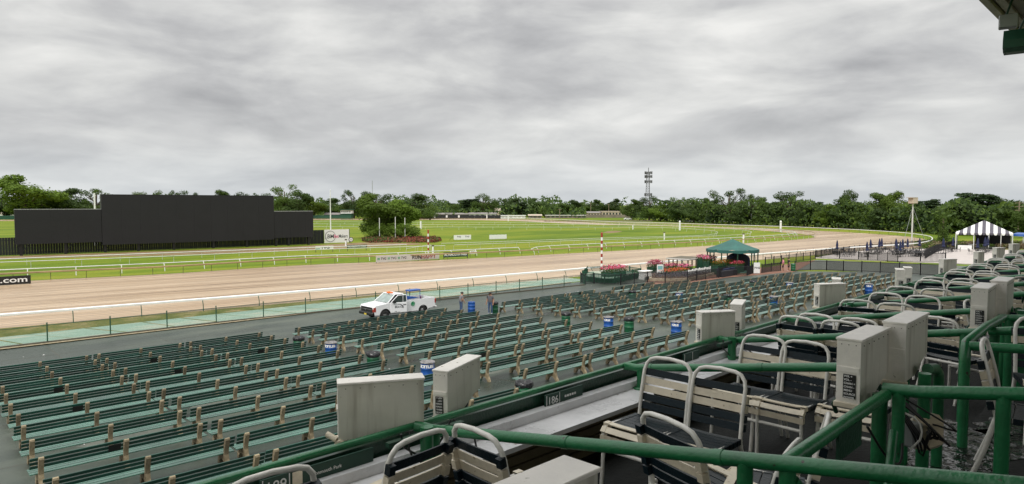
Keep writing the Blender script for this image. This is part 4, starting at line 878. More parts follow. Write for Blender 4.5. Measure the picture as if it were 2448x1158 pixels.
# ================================================================== PICKUP TRUCK
def truck():
    t = thing('pickup_truck', 'white pickup truck with orange roof beacon and open driver door', 'pickup truck', AN(28.0, 45.8, .01), RZ)
    # local x: 0 at nose -> 5.9 tail, y: -1 near side (driver, towards the stand)
    Wd = 1.0
    def arch(cx, r=.47, n=8): return [(cx+r*cos(pi-pi*i/n), .36+r*sin(pi-pi*i/n)) for i in range(n+1)]
    front = [(.05, .42), (.02, .60), (.0, 1.02), (.10, 1.12), (1.25, 1.24), (1.40, 1.27), (2.95, 1.27), (2.95, .42), (1.55, .42)] + [(x, z) for x, z in arch(1.0)][::-1] + [(.50, .40)]
    b = MB(); b.prism(front[:9]+arch(1.0)[::-1]+[(.5, .40)], -Wd, Wd); b.build('front_body', 'truck', t)
    bedp = [(3.0, .42), (3.0, 1.30), (5.75, 1.33), (5.78, .60), (5.10, .50)] + arch(4.55)[::-1] + [(4.0, .42)]
    bed = link('truck_bed', None, t); 
    for s in (-1, 1):
        b = MB(); b.prism(bedp, s*Wd-.05, s*Wd+.05); b.build('bed_side', 'truck', bed)
    b = MB(); b.box(3.0, 5.78, -.95, .95, .62, .70); b.build('bed_floor', 'black', bed)
    b = MB(); b.box(2.99, 3.06, -.95, .95, .70, 1.30); b.build('bed_front', 'truck', bed)
    b = MB(); b.box(5.74, 5.80, -.95, .95, .62, 1.32); b.build('tailgate', 'truck', bed)
    # blue barrel and boards carried in the bed
    b = MB(); b.prism([(3.15, 1.30), (3.15, 1.62), (4.6, 1.34)], -.5, .6); tag(b.build('blue_tarp_load', 'blue', None, AN(28.0, 45.8, .01), RZ), 'blue wedge load lying in the truck bed', 'load')
    b = MB(); b.bbox(4.2, 5.35, .35, .95, 1.78, 1.90, .03); b.tube([(5.3, .4, .72), (5.3, .4, 1.8)], .03, 5); b.tube([(4.3, .9, .72), (4.3, .9, 1.8)], .03, 5); tag(b.build('blue_cart', 'blue', None, AN(28.0, 45.8, .01), RZ), 'blue topped cart standing in the truck bed', 'cart')
    # cab greenhouse: pillars, roof, windows
    def quad(vs, m, nm, th=.02):
        b = MB(); b.add(vs, [(0, 1, 2, 3)]); o = b.build(nm, m, t); md = o.modifiers.new('s', 'SOLIDIFY'); md.thickness = th; return o
    zr = 1.86; x0, x1, x2, x3 = 1.30, 2.02, 2.78, 2.93; wi = .80
    b = MB(); b.bbox(x1-.06, x2+.06, -wi, wi, zr-.05, zr+.03, .03); b.build('roof', 'truck', t)
    quad([(x0, -.88, 1.27), (x0, .88, 1.27), (x1, .76, zr-.04), (x1, -.76, zr-.04)], 'windscreen', 'windscreen')
    quad([(x3, -.88, 1.29), (x3, .88, 1.29), (x2, .76, zr-.04), (x2, -.76, zr-.04)], 'glass', 'rear_window')
    b = MB()
    for s in (-1, 1):
        b.tube([(x0-.03, s*.93, 1.26), (x1, s*.79, zr-.02)], .045, 5); b.tube([(x3, s*.93, 1.26), (x2, s*.79, zr-.02)], .055, 5)
    b.build('pillar', 'truck', t)
    quad([(1.45, .945, 1.28), (2.88, .945, 1.28), (2.74, .80, zr-.05), (2.05, .80, zr-.05)], 'glass', 'side_window')
    b = MB(); b.box(1.55, 2.9, -.7, .7, .75, 1.26); b.box(2.45, 2.75, -.7, .7, 1.26, 1.62); b.build('seat', 'black', t)
    b = MB(); b.box(1.50, 2.90, -1.004, -1.0, .52, 1.26); b.build('door_opening', 'black', t)
    # open door, hinged at x=1.5
    d = link('door', None, t, (1.48, -1.02, 0), -.28)
    b = MB(); b.bbox(0, 1.32, -.04, .04, .48, 1.27, .02); b.build('door_skin', 'truck', d)
    b = MB(); b.tube([(.02, 0, 1.27), (.58, .0, 1.82), (1.26, 0, 1.84), (1.32, 0, 1.27)], .035, 5); b.tube([(1.0, 0, 1.27), (1.0, 0, 1.82)], .02, 5); b.build('window_frame', 'truck', d)
    b = MB(); b.add([(.10, 0, 1.28), (1.28, 0, 1.28), (1.22, 0, 1.80), (.60, 0, 1.80)], [(0, 1, 2, 3)]); b.build('window', 'glass', d)
    b = MB(); b.box(1.0, 1.24, -.065, -.043, 1.06, 1.10); b.build('door_handle', 'black', d)
    b = MB(); b.bbox(.15, .36, -.22, -.05, 1.26, 1.44, .02); b.build('mirror', 'black', d)
    text('lettering', 'BRAVO', .21, 'txtblack', d, (.32, -.043, .84), FR, bold=.004, fit=.62); text('lettering', '1-800 ---- ----', .09, 'txtblack', d, (.28, -.043, .54), FR)
    b = MB(); b.tube([(.55+.45*sin(i*.2), -.044, 1.12-.30*(i/9)**2+.03*sin(i)) for i in range(10)], .02, 4, r2=.035); b.build('swoosh_mark', 'txtblack', d)
    b = MB(); b.tube([(3.55+.17*cos(i*.524), -1.055, 1.0+.17*sin(i*.524)) for i in range(13)], .03, 5); b.tube([(3.55, -1.052, 1.0), (3.55, -1.06, 1.0)], .12, 12); b.build('round_decal', 'txtgreen', t)
    # nose
    b = MB(); b.bbox(-.05, .05, -.82, .82, .66, 1.02, .02); b.build('grille', 'black', t)
    b = MB(); b.box(-.065, -.051, -.80, .80, .83, .86); b.build('grille_bar', 'steel', t)
    b = MB(); b.prism([(-.10, .845), (-.0, .815), (.10, .845), (0, .875)], -.09, .09, 'y'); o = b.build('emblem', 'steel', t, (-.07, 0, 0), pi/2)
    for s in (-1, 1):
        b = MB(); b.bbox(-.04, .18, min(s*.80, s*1.008), max(s*.80, s*1.008), .66, 1.03, .02); b.build('headlight', 'redpaint' if s < 0 else 'steel', t)
        b = MB(); b.bbox(-.05, .10, min(s*.82, s*.98), max(s*.82, s*.98), .90, 1.0, .01); b.build('lamp', 'white', t)
        b = MB(); b.bbox(5.70, 5.83, min(s*.86, s*1.06), max(s*.86, s*1.06), .86, 1.22, .02); b.build('tail_light', 'red', t)
    b = MB(); b.bbox(-.16, .18, -.99, .99, .40, .63, .05); b.build('front_bumper', 'black', t)
    b = MB(); b.box(-.18, -.163, -.16, .16, .42, .54); b.build('licence_plate', 'plate', t)
    b = MB(); b.bbox(5.80, 6.02, -.95, .95, .46, .62, .03); b.build('rear_bumper', 'white', t)
    b = MB(); b.box(2.0, 2.3, -.02, .02, zr+.03, zr+.05); b.lathe([(0, .02), (.0, .0), (.12, .0), (.13, .06), (.10, .14), (0, .15)], 12, c=(2.0, 0, zr+.03)); b.bbox(1.95, 2.2, -.30, .30, zr+.035, zr+.13, .02); b.build('roof_beacon', 'orange', t)
    for x in (1.0, 4.55):
        for s in (-1, 1):
            y = s*.88; wh = link('wheel', None, t, (x, y, .37))
            b = MB(); b.lathe([(.20, -.12), (.34, -.12), (.38, -.08), (.38, .08), (.34, .12), (.20, .12)], 20); o = b.build('tyre', 'tyre', wh); o.rotation_euler = (pi/2, 0, 0)
            b = MB(); b.lathe([(0, -.09), (.08, -.10), (.12, -.06), (.21, -.09), (.22, .09), (0, .09)], 16); o = b.build('rim', 'steel', wh); o.rotation_euler = (pi/2, 0, pi if s > 0 else 0)
            b = MB(); b.tube([(x+.47*cos(a), s*1.0, .36+.47*sin(a)) for a in [pi*i/10 for i in range(11)]], .03, 5); b.build('wheel_arch_lip', 'black', t)
    b = MB(); b.box(.55, 1.45, -.98, .98, .45, .80); b.box(4.1, 5.0, -.94, .94, .45, .72); b.box(.5, 5.5, -.6, .6, .32, .46); b.build('underbody', 'black', t)
truck()
# ================================================================== PEOPLE
def person(label, loc, rz, J, shirt, legs_m, h=1.75, cap=None, shorts=False):
    """J: joint name -> (x,y,z) in a 1.75 m body facing +y"""
    t = thing('person', label, 'person', loc, rz); t.scale = (1.22, 1.22, 1.02)
    names = ['pel', 'spine', 'chest', 'neck', 'head', 'top', 'shL', 'elL', 'wrL', 'haL', 'shR', 'elR', 'wrR', 'haR', 'hipL', 'knL', 'anL', 'toL', 'hipR', 'knR', 'anR', 'toR']
    rad = dict(pel=(.19, .135), spine=(.185, .13), chest=(.215, .145), neck=(.058, .06), head=(.078, .092), top=(.06, .075), shL=(.07, .07), elL=(.045, .045), wrL=(.030, .030), haL=(.038, .022), hipL=(.09, .09), knL=(.062, .062), anL=(.043, .043), toL=(.04, .035))
    for k in list(rad):
        if k.endswith('L') : rad[k[:-1]+'R'] = rad[k]
    D = dict(pel=(0, 0, .96), spine=(0, 0, 1.14), chest=(0, 0, 1.34), neck=(0, .01, 1.49), head=(0, .03, 1.62), top=(0, .03, 1.70), shL=(-.19, 0, 1.41), elL=(-.25, -.02, 1.13), wrL=(-.26, .06, .90), haL=(-.26, .09, .82), shR=(.19, 0, 1.41), elR=(.25, -.02, 1.13), wrR=(.26, .06, .90), haR=(.26, .09, .82),
             hipL=(-.10, 0, .90), knL=(-.11, .02, .49), anL=(-.12, -.02, .09), toL=(-.13, .13, .04), hipR=(.10, 0, .90), knR=(.11, .02, .49), anR=(.12, -.02, .09), toR=(.13, .13, .04))
    D.update(J); vs = [D[n] for n in names]; ix = {n: i for i, n in enumerate(names)}
    E_ = [('pel', 'spine'), ('spine', 'chest'), ('chest', 'neck'), ('neck', 'head'), ('head', 'top')]
    for s in 'LR': E_ += [('chest', 'sh'+s), ('sh'+s, 'el'+s), ('el'+s, 'wr'+s), ('wr'+s, 'ha'+s), ('pel', 'hip'+s), ('hip'+s, 'kn'+s), ('kn'+s, 'an'+s), ('an'+s, 'to'+s)]
    me = bpy.data.meshes.new('body'); me.from_pydata(vs, [(ix[a], ix[c]) for a, c in E_], []); o = bpy.data.objects.new('body', me); COL.objects.link(o)
    sk = o.modifiers.new('skin', 'SKIN'); sk.use_smooth_shade = True
    for n in names: me.skin_vertices[0].data[ix[n]].radius = rad[n]
    me.skin_vertices[0].data[0].use_root = True
    sb = o.modifiers.new('sub', 'SUBSURF'); sb.levels = 2; sb.render_levels = 2
    dg = bpy.context.evaluated_depsgraph_get(); ev = o.evaluated_get(dg); nm = bpy.data.meshes.new_from_object(ev); bpy.data.objects.remove(o)
    nm.name = 'body'
    for m in ('skin', shirt, legs_m, 'shoe'): nm.materials.append(M[m])
    J3 = {n: Vector(D[n]) for n in names}
    for p in nm.polygons:
        c = p.center; arm = min((c-J3['wr'+s]).length for s in 'LR') < .16 or min((c-J3['ha'+s]).length for s in 'LR') < .13 or min((c-J3['el'+s]).length for s in 'LR') < .12
        if c.z > J3['neck'].z-.02 and (c-J3['neck']).xy.length < .16: k = 0
        elif arm and abs(c.x) > .17: k = 0
        elif c.z > J3['pel'].z-.0: k = 1
        elif c.z < .085: k = 3
        elif shorts and c.z < .52: k = 0
        else: k = 2
        p.material_index = k; p.use_smooth = True
    link('body', nm, t)
    hd = J3['head']; b = MB()
    if cap: b.sphere((hd.x, hd.y-.005, hd.z+.065), .105, 8, 0, (1, 1.12, .62)); b.box(hd.x-.07, hd.x+.07, hd.y+.08, hd.y+.19, hd.z+.045, hd.z+.06)
    else: b.sphere((hd.x, hd.y-.025, hd.z+.045), .103, 8, 0, (.98, 1.08, .80))
    b.build('cap' if cap else 'hair', cap or 'hair', t)
    f = MB(); f.sphere((hd.x, hd.y+.10, hd.z-.01), .016, 5, 0, (1, 1.2, 1.4)); f.sphere((hd.x-.088, hd.y+.0, hd.z), .02, 5); f.sphere((hd.x+.088, hd.y, hd.z), .02, 5); f.build('nose_and_ears', 'skin', t)
    f = MB(); f.sphere((hd.x-.033, hd.y+.09, hd.z+.02), .009, 4); f.sphere((hd.x+.033, hd.y+.09, hd.z+.02), .009, 4); f.box(hd.x-.025, hd.x+.025, hd.y+.088, hd.y+.094, hd.z-.055, hd.z-.047); f.build('eyes_and_mouth', 'hair', t)
    for s in 'LR':
        w = J3['ha'+s]; dr = (J3['ha'+s]-J3['wr'+s]).normalized(); sd = dr.cross(Vector((0, 0, 1))); sd = sd.normalized() if sd.length > .05 else Vector((0, 1, 0)); hb = MB()
        for k in range(4): q = w+sd*(-.027+.018*k); hb.tube([q, q+dr*(.055+.008*(1.5-abs(k-1.3))), q+dr*(.078)+Vector((0, 0, -.012))], .009, 5, r2=.007)
        hb.tube([w+sd*.028-dr*.02, w+sd*.052+dr*.012, w+sd*.052+dr*.04], .010, 5, r2=.008); hb.build('fingers', 'skin', t)
    return t
person('worker in grey shirt leaning with one hand on the blue drum', AN(35.35, 43.35, .01), RZ-pi/2-.35, dict(neck=(0, .06, 1.47), head=(0, .10, 1.59), top=(0, .11, 1.67), chest=(0, .03, 1.33), shL=(-.18, .03, 1.39), elL=(-.23, .24, 1.22), wrL=(-.16, .46, 1.02), haL=(-.14, .54, .96), shR=(.19, .02, 1.39), elR=(.25, .05, 1.12), wrR=(.25, .16, .92), haR=(.25, .19, .85)), 'greyshirt', 'jeans')
person('worker in dark cap and grey shirt facing left beside the green drum', AN(36.5, 41.0, .01), RZ+pi/2+.3, {}, 'darkshirt', 'jeans', cap='blackcloth')
person('man in pink shirt and black shorts standing by the black fence', G(1872, 649.5), RZ+.4, dict(knL=(-.13, .06, .49), anL=(-.16, .03, .09), toL=(-.17, .18, .04)), 'pink', 'blackcloth', shorts=True)
person('person in black top and shorts right beside the man in pink', G(1885.5, 649), RZ+.7, {}, 'blackcloth', 'blackcloth', shorts=True, cap='blackcloth')
# ================================================================== IRON FENCES
def iron_fence(label, pts, h=1.15, gap=.13, step=2.2, m='iron', loc_base=True, closed=False, hoops=False, cat='fence', name='iron_fence', group='black iron fences'):
    c = Vector(pts[0]); t = thing(name, label, cat, c, 0, group); bars = MB(); rl = MB(); acc = 0; pb = MB(); pb.box(-.05, .05, -.05, .05, 0, h+.09); pme = pb.mesh('post', m)
    for i in range(len(pts)-1):
        p, q = Vector(pts[i]), Vector(pts[i+1]); L_ = (q-p).length; nb = max(1, int(L_/gap))
        for z in (h-.05, .12): rl.tube([p-c+Vector((0, 0, z)), q-c+Vector((0, 0, z))], .026, 4)
        for k in range(nb):
            r = p.lerp(q, (k+.5)/nb)-c; bars.box(r.x-.021, r.x+.021, r.y-.021, r.y+.021, r.z+.06, r.z+h)
        npost = max(1, round(L_/step))
        for k in range(npost): r = p.lerp(q, k/npost)-c; link('post', pme, t, r)
    link('post', pme, t, Vector(pts[-1])-c)
    rl.build('rails', m, t); bars.build('pickets', m, t); return t
def Gs(l): return [G(x, y) for x, y in l]
iron_fence('black iron fence curving round the planter before the front benches', Gs([(1484, 682), (1516, 679), (1548, 676), (1590, 677.5), (1643, 675), (1687, 668.5), (1718, 665), (1738, 660)]), 1.2)
iron_fence('short black fence piece between the planter gap and the white sign', Gs([(1737, 660), (1786, 660), (1799, 656.5)]), 1.2)
iron_fence('black iron fence from the white sign to the two people', Gs([(1821, 655), (1844, 652), (1866, 649.5)]), 1.2)
iron_fence('long black iron fence along the far end of the bench area', Gs([(1900, 649), (1937, 646.5), (1976, 647), (2016, 649), (2060, 650.5), (2104, 652.5), (2150, 655.5), (2200, 658), (2250, 661)]), 1.25, .14)
iron_fence('black iron fence from the canopy up the track side', Gs([(1829, 636), (1850, 634), (1868, 631.5), (1886, 629), (1903, 626.5), (1920, 624), (1937, 622), (1949, 620)]), 1.25, .3, 2.6)
iron_fence('black iron fence along the white edge of the umbrella patio', Gs([(1950, 617), (1963, 618), (2007, 620.5), (2052, 622.5), (2098, 624.5), (2146, 627), (2200, 627.5), (2260, 628)]), 1.3, .15)
iron_fence('black fence on the track side of the umbrella patio', Gs([(1950, 617), (1975, 612.5), (2003, 608.5), (2030, 605), (2055, 602), (2085, 598.5), (2130, 594.5), (2180, 590), (2235, 586)]), 1.2, .25, 3)
iron_fence('black fence stepping up beside the upper patio', Gs([(2212, 620), (2225, 612), (2240, 604), (2262, 597), (2285, 592)]), 1.4, .2, 2.5)
# green deck by the rail
gd = [G(x, y) for x, y in ((1392, 672), (1445, 680), (1469, 679), (1532, 664), (1480, 655), (1404, 660))]
iron_fence('green railed enclosure round the small deck by the striped pole', gd+[gd[0]], 1.15, .16, 2.4, 'gfence', name='green_deck_fence', group=None)
dk = thing('viewing_deck', 'small dark green wooden deck behind the green railing', 'deck', gd[0], 0); c0 = gd[0]
ctr = sum(gd, Vector())/6; b = MB(); poly = [((ctr.lerp(p, .93)-c0).x, (ctr.lerp(p, .93)-c0).y) for p in gd]; b.prism(poly, 0, .55, 'z'); b.build('platform', 'gdark', dk)
b = MB(); poly = [((ctr.lerp(p, .90)-c0).x, (ctr.lerp(p, .90)-c0).y) for p in gd]; b.prism(poly, .553, .60, 'z'); b.build('deck_top', 'walk', dk)
iron_fence('black fence stretch before the green deck', Gs([(1388, 676), (1399, 681), (1420, 679), (1484, 682)]), 1.15, .16)
def planter(label, px, py, w, d, h, mats, fl, name='flower_planter', n=900, base='gdark', rz=RZ):
    p = G(px, py); t = thing(name, label, 'planter', p, rz)
    b = MB(); b.bbox(-w/2, w/2, -d/2, d/2, 0, h, .03); b.build('box', base, t)
    b = MB()
    for i in range(n):
        x, y = random.uniform(-w/2, w/2)*1.12, random.uniform(-d/2, d/2)*1.2; z = h+random.uniform(-.15, fl)*(1-.5*abs(x)/w)
        b.card((x, y, z), random.uniform(.10, .20), mi=(0 if z < h+fl*.35 or random.random() < .25 else random.randrange(1, len(mats))))
    b.build('flowers', mats, t); return t
planter('green planter of red and pink flowers on the small deck', 1467, 672, 3.3, 1.2, 1.15, ['leaf2', 'flowerred', 'flowerpink'], .85, n=1500)
planter('tall pink flower planter left of the poster board', 1567, 652, 2.4, 1.1, .8, ['leaf2', 'flowerred', 'flowerpink'], 1.0, n=1200)
planter('pink flower planter behind the orange blooms', 1606, 650, 2.6, 1.0, .6, ['leaf2', 'flowerpink', 'flowerred'], .6, n=900)
planter('pink flower planter right of the orange blooms', 1637, 652, 1.8, 1.0, .6, ['leaf2', 'flowerpink'], .6, n=700)
planter('long low planter of orange flowers behind the curved fence', 1612, 660, 4.2, 1.5, .5, ['leaf1', 'flowerorange', 'flowerorange', 'flowerred'], .55, n=1500)
planter('pink flower basket at the left post of the canopy', 1677, 648, 1.0, .9, 1.6, ['leaf2', 'flowerpink'], .7, n=500)
planter('flower box with pink blooms on the left side of the canopy', 1697, 651, 2.0, .9, 1.5, ['leaf2', 'flowerpink', 'flowerred'], .8, n=900)
planter('long flower box with orange and green growth across the canopy front', 1728, 655, 4.2, .9, 1.25, ['leaf1', 'flowerorange', 'leaf3'], .65, n=1500)
planter('flower box with red blooms on the right of the canopy front', 1762, 656, 1.9, .9, 1.2, ['leaf2', 'flowerred'], .6, n=800)
# raised bed inside the curved fence
pb_ = [G(x, y) for x, y in ((1552, 672), (1600, 674), (1648, 671.5), (1685, 664), (1708, 658), (1650, 655), (1590, 655), (1552, 660))]; c0 = pb_[0]
t = thing('raised_bed', 'low curved raised bed edged with pale stone behind the black fence', 'flower bed', c0); b = MB(); b.prism([((p-c0).x, (p-c0).y) for p in pb_], 0, .32, 'z'); b.build('stone_edge', 'stone', t)
cc = sum(pb_, Vector())/len(pb_); b = MB(); b.prism([((cc.lerp(p, .93)-c0).x, (cc.lerp(p, .93)-c0).y) for p in pb_], .323, .37, 'z'); b.build('soil', 'mulch', t)
b = MB()
for i in range(2600):
    q = cc.lerp(random.choice(pb_).lerp(random.choice(pb_), random.random()), random.random()**.5*.9)-c0; b.card((q.x, q.y, .37+random.uniform(0, .28)), .17)
M['bluefl'] = leafmat('grey_blue_ground_flowers', (.08, .08, .07), (.20, .18, .22), 2.0, .2); b.build('ground_cover', 'bluefl', t, kind='stuff')
# brick forecourt
b = MB(); vs = [G(x, y) for x, y in ((1540, 681), (1640, 679), (1740, 664), (1830, 657), (1900, 650.5), (1950, 622), (1830, 640), (1700, 640), (1560, 652))]; b.add([(v.x, v.y, v.z+.022) for v in vs], [tuple(range(len(vs)))]); b.build('brick_forecourt', 'brick', kind='structure')
# boards / tables / sign by the planters
def easel(label, px, py, w, h, z0, face, txt=None, name='poster_board', cat='sign'):
    p = G(px, py); t = thing(name, label, cat, p, RZ-.7); b = MB(); b.bbox(-w/2, w/2, -.03, .03, z0, z0+h, .01); b.build('board', 'signwhite', t)
    if face: b = MB(); b.box(-w*.38, w*.38, -.036, -.032, z0+h*.42, z0+h*.86); b.build('poster', face, t)
    for s in (-1, 1): b = MB(); b.box(s*w*.42-.03, s*w*.42+.03, .031, .08, 0, z0+h); b.build('leg', 'signwhite', t)
    if txt: text('lettering', txt, .34, 'txtblack', t, (0, -.034, z0+h*.42), FR, align='CENTER', sx=1.2, bold=.012, shear=.2)
    return t
easel('white framed board with pale teal poster among the flowers', 1578, 662, .80, 1.05, .45, 'teal')
easel('blank white board on stand behind the orange flowers', 1702, 650, .85, .6, .55, None)
easel('white TVG sign board fixed to the black fence right of the canopy', 1809, 656.5, .80, 1.35, .15, None, 'TVG')
p = G(1542, 668); t = thing('white_cabinet', 'small white round-edged kiosk table left of the planters', 'table', p, RZ); b = MB(); b.bbox(-.85, .85, -.5, .5, .95, 1.05, .03); b.build('top', 'white', t)
b = MB(); b.bbox(-.72, .72, -.4, .4, .35, .94, .03); b.build('body', 'white', t)
for x in (-.7, .7): b = MB(); b.box(x-.05, x+.05, -.4, .4, 0, .34); b.build('leg', 'white', t)
p = G(1637, 646); t = thing('low_shelter', 'low flat white-roofed shelter behind the flowers', 'shelter', p, RZ+.1); b = MB(); b.bbox(-2.2, 2.2, -1.7, 1.7, 1.52, 1.72, .04, mi=0); b.build('roof', 'bannergrey', t)
b = MB(); b.box(-2.15, 2.15, -1.65, 1.65, 1.723, 1.74); b.build('roof_felt', 'wall', t)
for x in (-1.9, -.7, .5, 1.9):
    for y in (-1.4, 1.4): b = MB(); b.box(x-.06, x+.06, y-.06, y+.06, 0, 1.52); b.build('post', 'iron', t)
wf = iron_fence('white hooped garden fence before the canopy', Gs([(1646, 666), (1672, 660), (1698, 656)]), .95, .16, 1.2, 'white', name='white_garden_fence', group=None)
b = MB(); c0 = G(1646, 666)
pts = Gs([(1646, 666), (1672, 660), (1698, 656)])
for i in range(2):
    for k in range(8):
        q = pts[i].lerp(pts[i+1], (k+.5)/8)-c0; d = (pts[i+1]-pts[i]).normalized()*.2; b.tube([q-d+Vector((0, 0, .5)), q-d*.7+Vector((0, 0, .8)), q+Vector((0, 0, .93)), q+d*.7+Vector((0, 0, .8)), q+d+Vector((0, 0, .5))], .022, 4)
b.build('hoops', 'white', wf)
# canopy gazebo
p = (G(1692, 648)+G(1815, 648)+G(1772, 656))/3; p = atD(1752, 90.2, 0); gzb = thing('canopy_gazebo', 'large gazebo with dark green canvas roof and green posts', 'gazebo', p, 0)
n = 10; RX, RY = 3.35, 3.2; zt, ze = zof(572, 90.2), zof(598.5, 90.2)
b = MB(); rings = [(0.02, zt), (.22, zt-.30), (.45, zt-.66), (.72, ze+.45), (1.0, ze+.12)]; m_ = 40; vs = []
for r, z in rings:
    for j in range(m_): a = 2*pi*j/m_; sag = .06*r*abs(sin(a*n/2)); vs.append((RX*r*cos(a), RY*r*sin(a), z-sag+.07*r*abs(cos(a*n/2))))
b.add(vs, [(i*m_+j, i*m_+(j+1) % m_, (i+1)*m_+(j+1) % m_, (i+1)*m_+j) for i in range(len(rings)-1) for j in range(m_)], 0, True); b.build('canopy_roof', 'canvasg', gzb)
b = MB(); vs = []
for j in range(m_+1): a = 2*pi*j/m_; sc = .10*abs(sin(j*pi/4)); vs += [(RX*1.01*cos(a), RY*1.01*sin(a), ze+.14), (RX*1.01*cos(a), RY*1.01*sin(a), ze-.17-sc)]
b.add(vs, [(2*j, 2*j+1, 2*j+3, 2*j+2) for j in range(m_)], 0, True); b.build('valance', 'canvasg', gzb)
for j in range(n):
    a = 2*pi*(j+.35)/n; b = MB(); b.tube([(RX*.96*cos(a), RY*.96*sin(a), 0), (RX*.96*cos(a), RY*.96*sin(a), ze+.05)], .085, 8); b.build('post', 'gdark', gzb)
b = MB(); b.lathe([(0, .0), (RX*1.0, .0), (RX*1.0, .28), (0, .30)], 24); b.build('floor', 'gdark', gzb)
b = MB(); b.tube([(RX*.96*cos(a), RY*.96*sin(a), 1.0) for a in [2*pi*i/20 for i in range(15)]], .04, 5); b.build('hand_rail', 'gdark', gzb)
# dark domed stage cover inside
q = p+Vector((.85, .2, .3)); t = thing('domed_cover', 'dark navy domed cover standing inside the gazebo', 'cover', q); b = MB(); prof = [(-1.35, 0), (1.35, 0)] + [(1.35*cos(pi*i/12), 1.35+.85*sin(pi*i/12)) for i in range(13)]; b.prism(prof, -.7, .7); b.build('shell', 'canvasn', t)
b = MB(); b.prism([(x*.82, z*.93) for x, z in prof], -.73, -.705); b.build('front_flap', 'blackcloth', t)
q = p+Vector((-1.6, .0, .3)); t = thing('covered_table', 'table under black cloth at the gazebo', 'table', q); b = MB(); b.bbox(-1.0, 1.0, -.5, .5, 0, .85, .05); b.build('cloth', 'blackcloth', t); b = MB(); b.bbox(-.9, .9, -.4, .4, .853, .9, .02); b.build('top', 'canvasn', t)
q = G(1738, 661); t = thing('black_wrapped_bench', 'black covered counter before the gazebo', 'counter', q, RZ); b = MB(); b.bbox(-1.9, 1.9, -.4, .4, 0, .8, .05); b.build('cover', 'blackcloth', t); b = MB(); b.bbox(-1.9, 1.9, -.05, .35, .803, 1.0, .02); b.build('upper_roll', 'canvasn', t)
# ================================================================== UMBRELLA PATIO
b = MB(); top_ = [(1950, 617.5), (2000, 607.5), (2080, 599.5), (2180, 596), (2240, 596), (2420, 599), (2470, 602)]; bot_ = [(1950, 618.5), (2000, 620.5), (2080, 624), (2180, 628), (2240, 630), (2420, 637), (2470, 639)]
def lerp_px(K, x):
    for (x0, y0), (x1, y1) in zip(K, K[1:]):
        if x <= x1: return y0+(y1-y0)*(x-x0)/(x1-x0)
    return K[-1][1]
nx, ny = 52, 8; vs = []
for i in range(nx+1):
    x = 1950+520*i/nx
    for j in range(ny+1): p = G(x, lerp_px(top_, x)+(lerp_px(bot_, x)-lerp_px(top_, x))*j/ny); p.z += .10; vs.append(p)
b.add(vs, [(i*(ny+1)+j, i*(ny+1)+j+1, (i+1)*(ny+1)+j+1, (i+1)*(ny+1)+j) for i in range(nx) for j in range(ny)])
edge = [vs[i*(ny+1)+ny] for i in range(nx+1)]; b.add(edge+[p-Vector((0, 0, .25)) for p in edge], [(i, i+1, nx+1+i+1, nx+1+i) for i in range(nx)])
b.build('patio', 'paver', kind='structure')
b = MB(); vs = [G(x, y) for x, y in ((1905, 647), (1950, 622), (2100, 628), (2260, 634), (2448, 645), (2448, 668), (2250, 660), (2100, 652), (1960, 646))]; b.add([(v.x, v.y, v.z+.014) for v in vs], [tuple(range(len(vs)))]); b.build('concrete_walk', 'patchp', kind='structure')
b = MB(); 
for (x0, y0), (x1, y1) in (((1952, 629), (2098, 634.5)), ((2098, 634.5), (2260, 640)), ((1960, 626), (2200, 634))):
    p, q = G(x0, y0), G(x1, y1); d = (q-p).normalized(); nn_ = Vector((-d.y, d.x, 0))*.35; b.add([p-nn_+Vector((0, 0, .03)), q-nn_+Vector((0, 0, .03)), q+nn_+Vector((0, 0, .03)), p+nn_+Vector((0, 0, .03))], [(0, 1, 2, 3)])
b.build('brick_edging', 'brick', kind='structure')
def umbrella(): 
    t = thing('closed_umbrella', '', 'umbrella', (0, 0, 0), 0, 'closed navy umbrellas on the patio')
    b = MB(); b.tube([(0, 0, 0), (0, 0, 2.62)], .028, 6); b.build('pole', 'iron', t)
    b = MB(); n = 16; prof = [(.17, 1.05), (.21, 1.2), (.13, 1.45), (.16, 1.7), (.12, 2.1), (.07, 2.45), (.01, 2.64)]; vs = []
    for r, z in prof:
        for j in range(n): q = 1+.3*(j % 2); vs.append((r*q*cos(2*pi*j/n), r*q*sin(2*pi*j/n), z))
    b.add(vs, [(i*n+j, i*n+(j+1) % n, (i+1)*n+(j+1) % n, (i+1)*n+j) for i in range(len(prof)-1) for j in range(n)]); b.build('canopy', 'canvasn', t)
    b = MB(); b.lathe([(0, 0), (.25, 0), (.25, .06), (0, .1)], 12); b.build('base', 'iron', t); return t
def patio_table():
    t = thing('patio_table', '', 'table', (0, 0, 0), 0, 'round metal tables on the patio')
    b = MB(); b.lathe([(.03, .70), (.60, .70), (.61, .73), (.03, .735)], 18); b.build('top', 'iron', t)
    for k in range(4): a = k*pi/2+.4; b = MB(); b.tube([(.15*cos(a), .15*sin(a), .7), (.45*cos(a), .45*sin(a), 0)], .025, 5); b.build('leg', 'iron', t)
    return t
def patio_chair():
    b = MB(); b.box(-.24, .24, -.22, .24, .42, .45)
    for x in (-.22, .22): b.tube([(x, -.24, 0), (x, -.22, .44), (x, -.32, .88)], .018, 4); b.tube([(x, .24, 0), (x, .22, .64), (x, -.26, .66)], .016, 4)
    for k in range(5): x = -.18+.09*k; b.tube([(x, -.23, .46), (x, -.32, .86)], .014, 4)
    b.tube([(-.22, -.32, .88), (.22, -.32, .88)], .018, 4); b.tube([(-.22, .2, .2), (.22, .2, .2)], .012, 4)
    return b.mesh('patio_chair', 'iron')
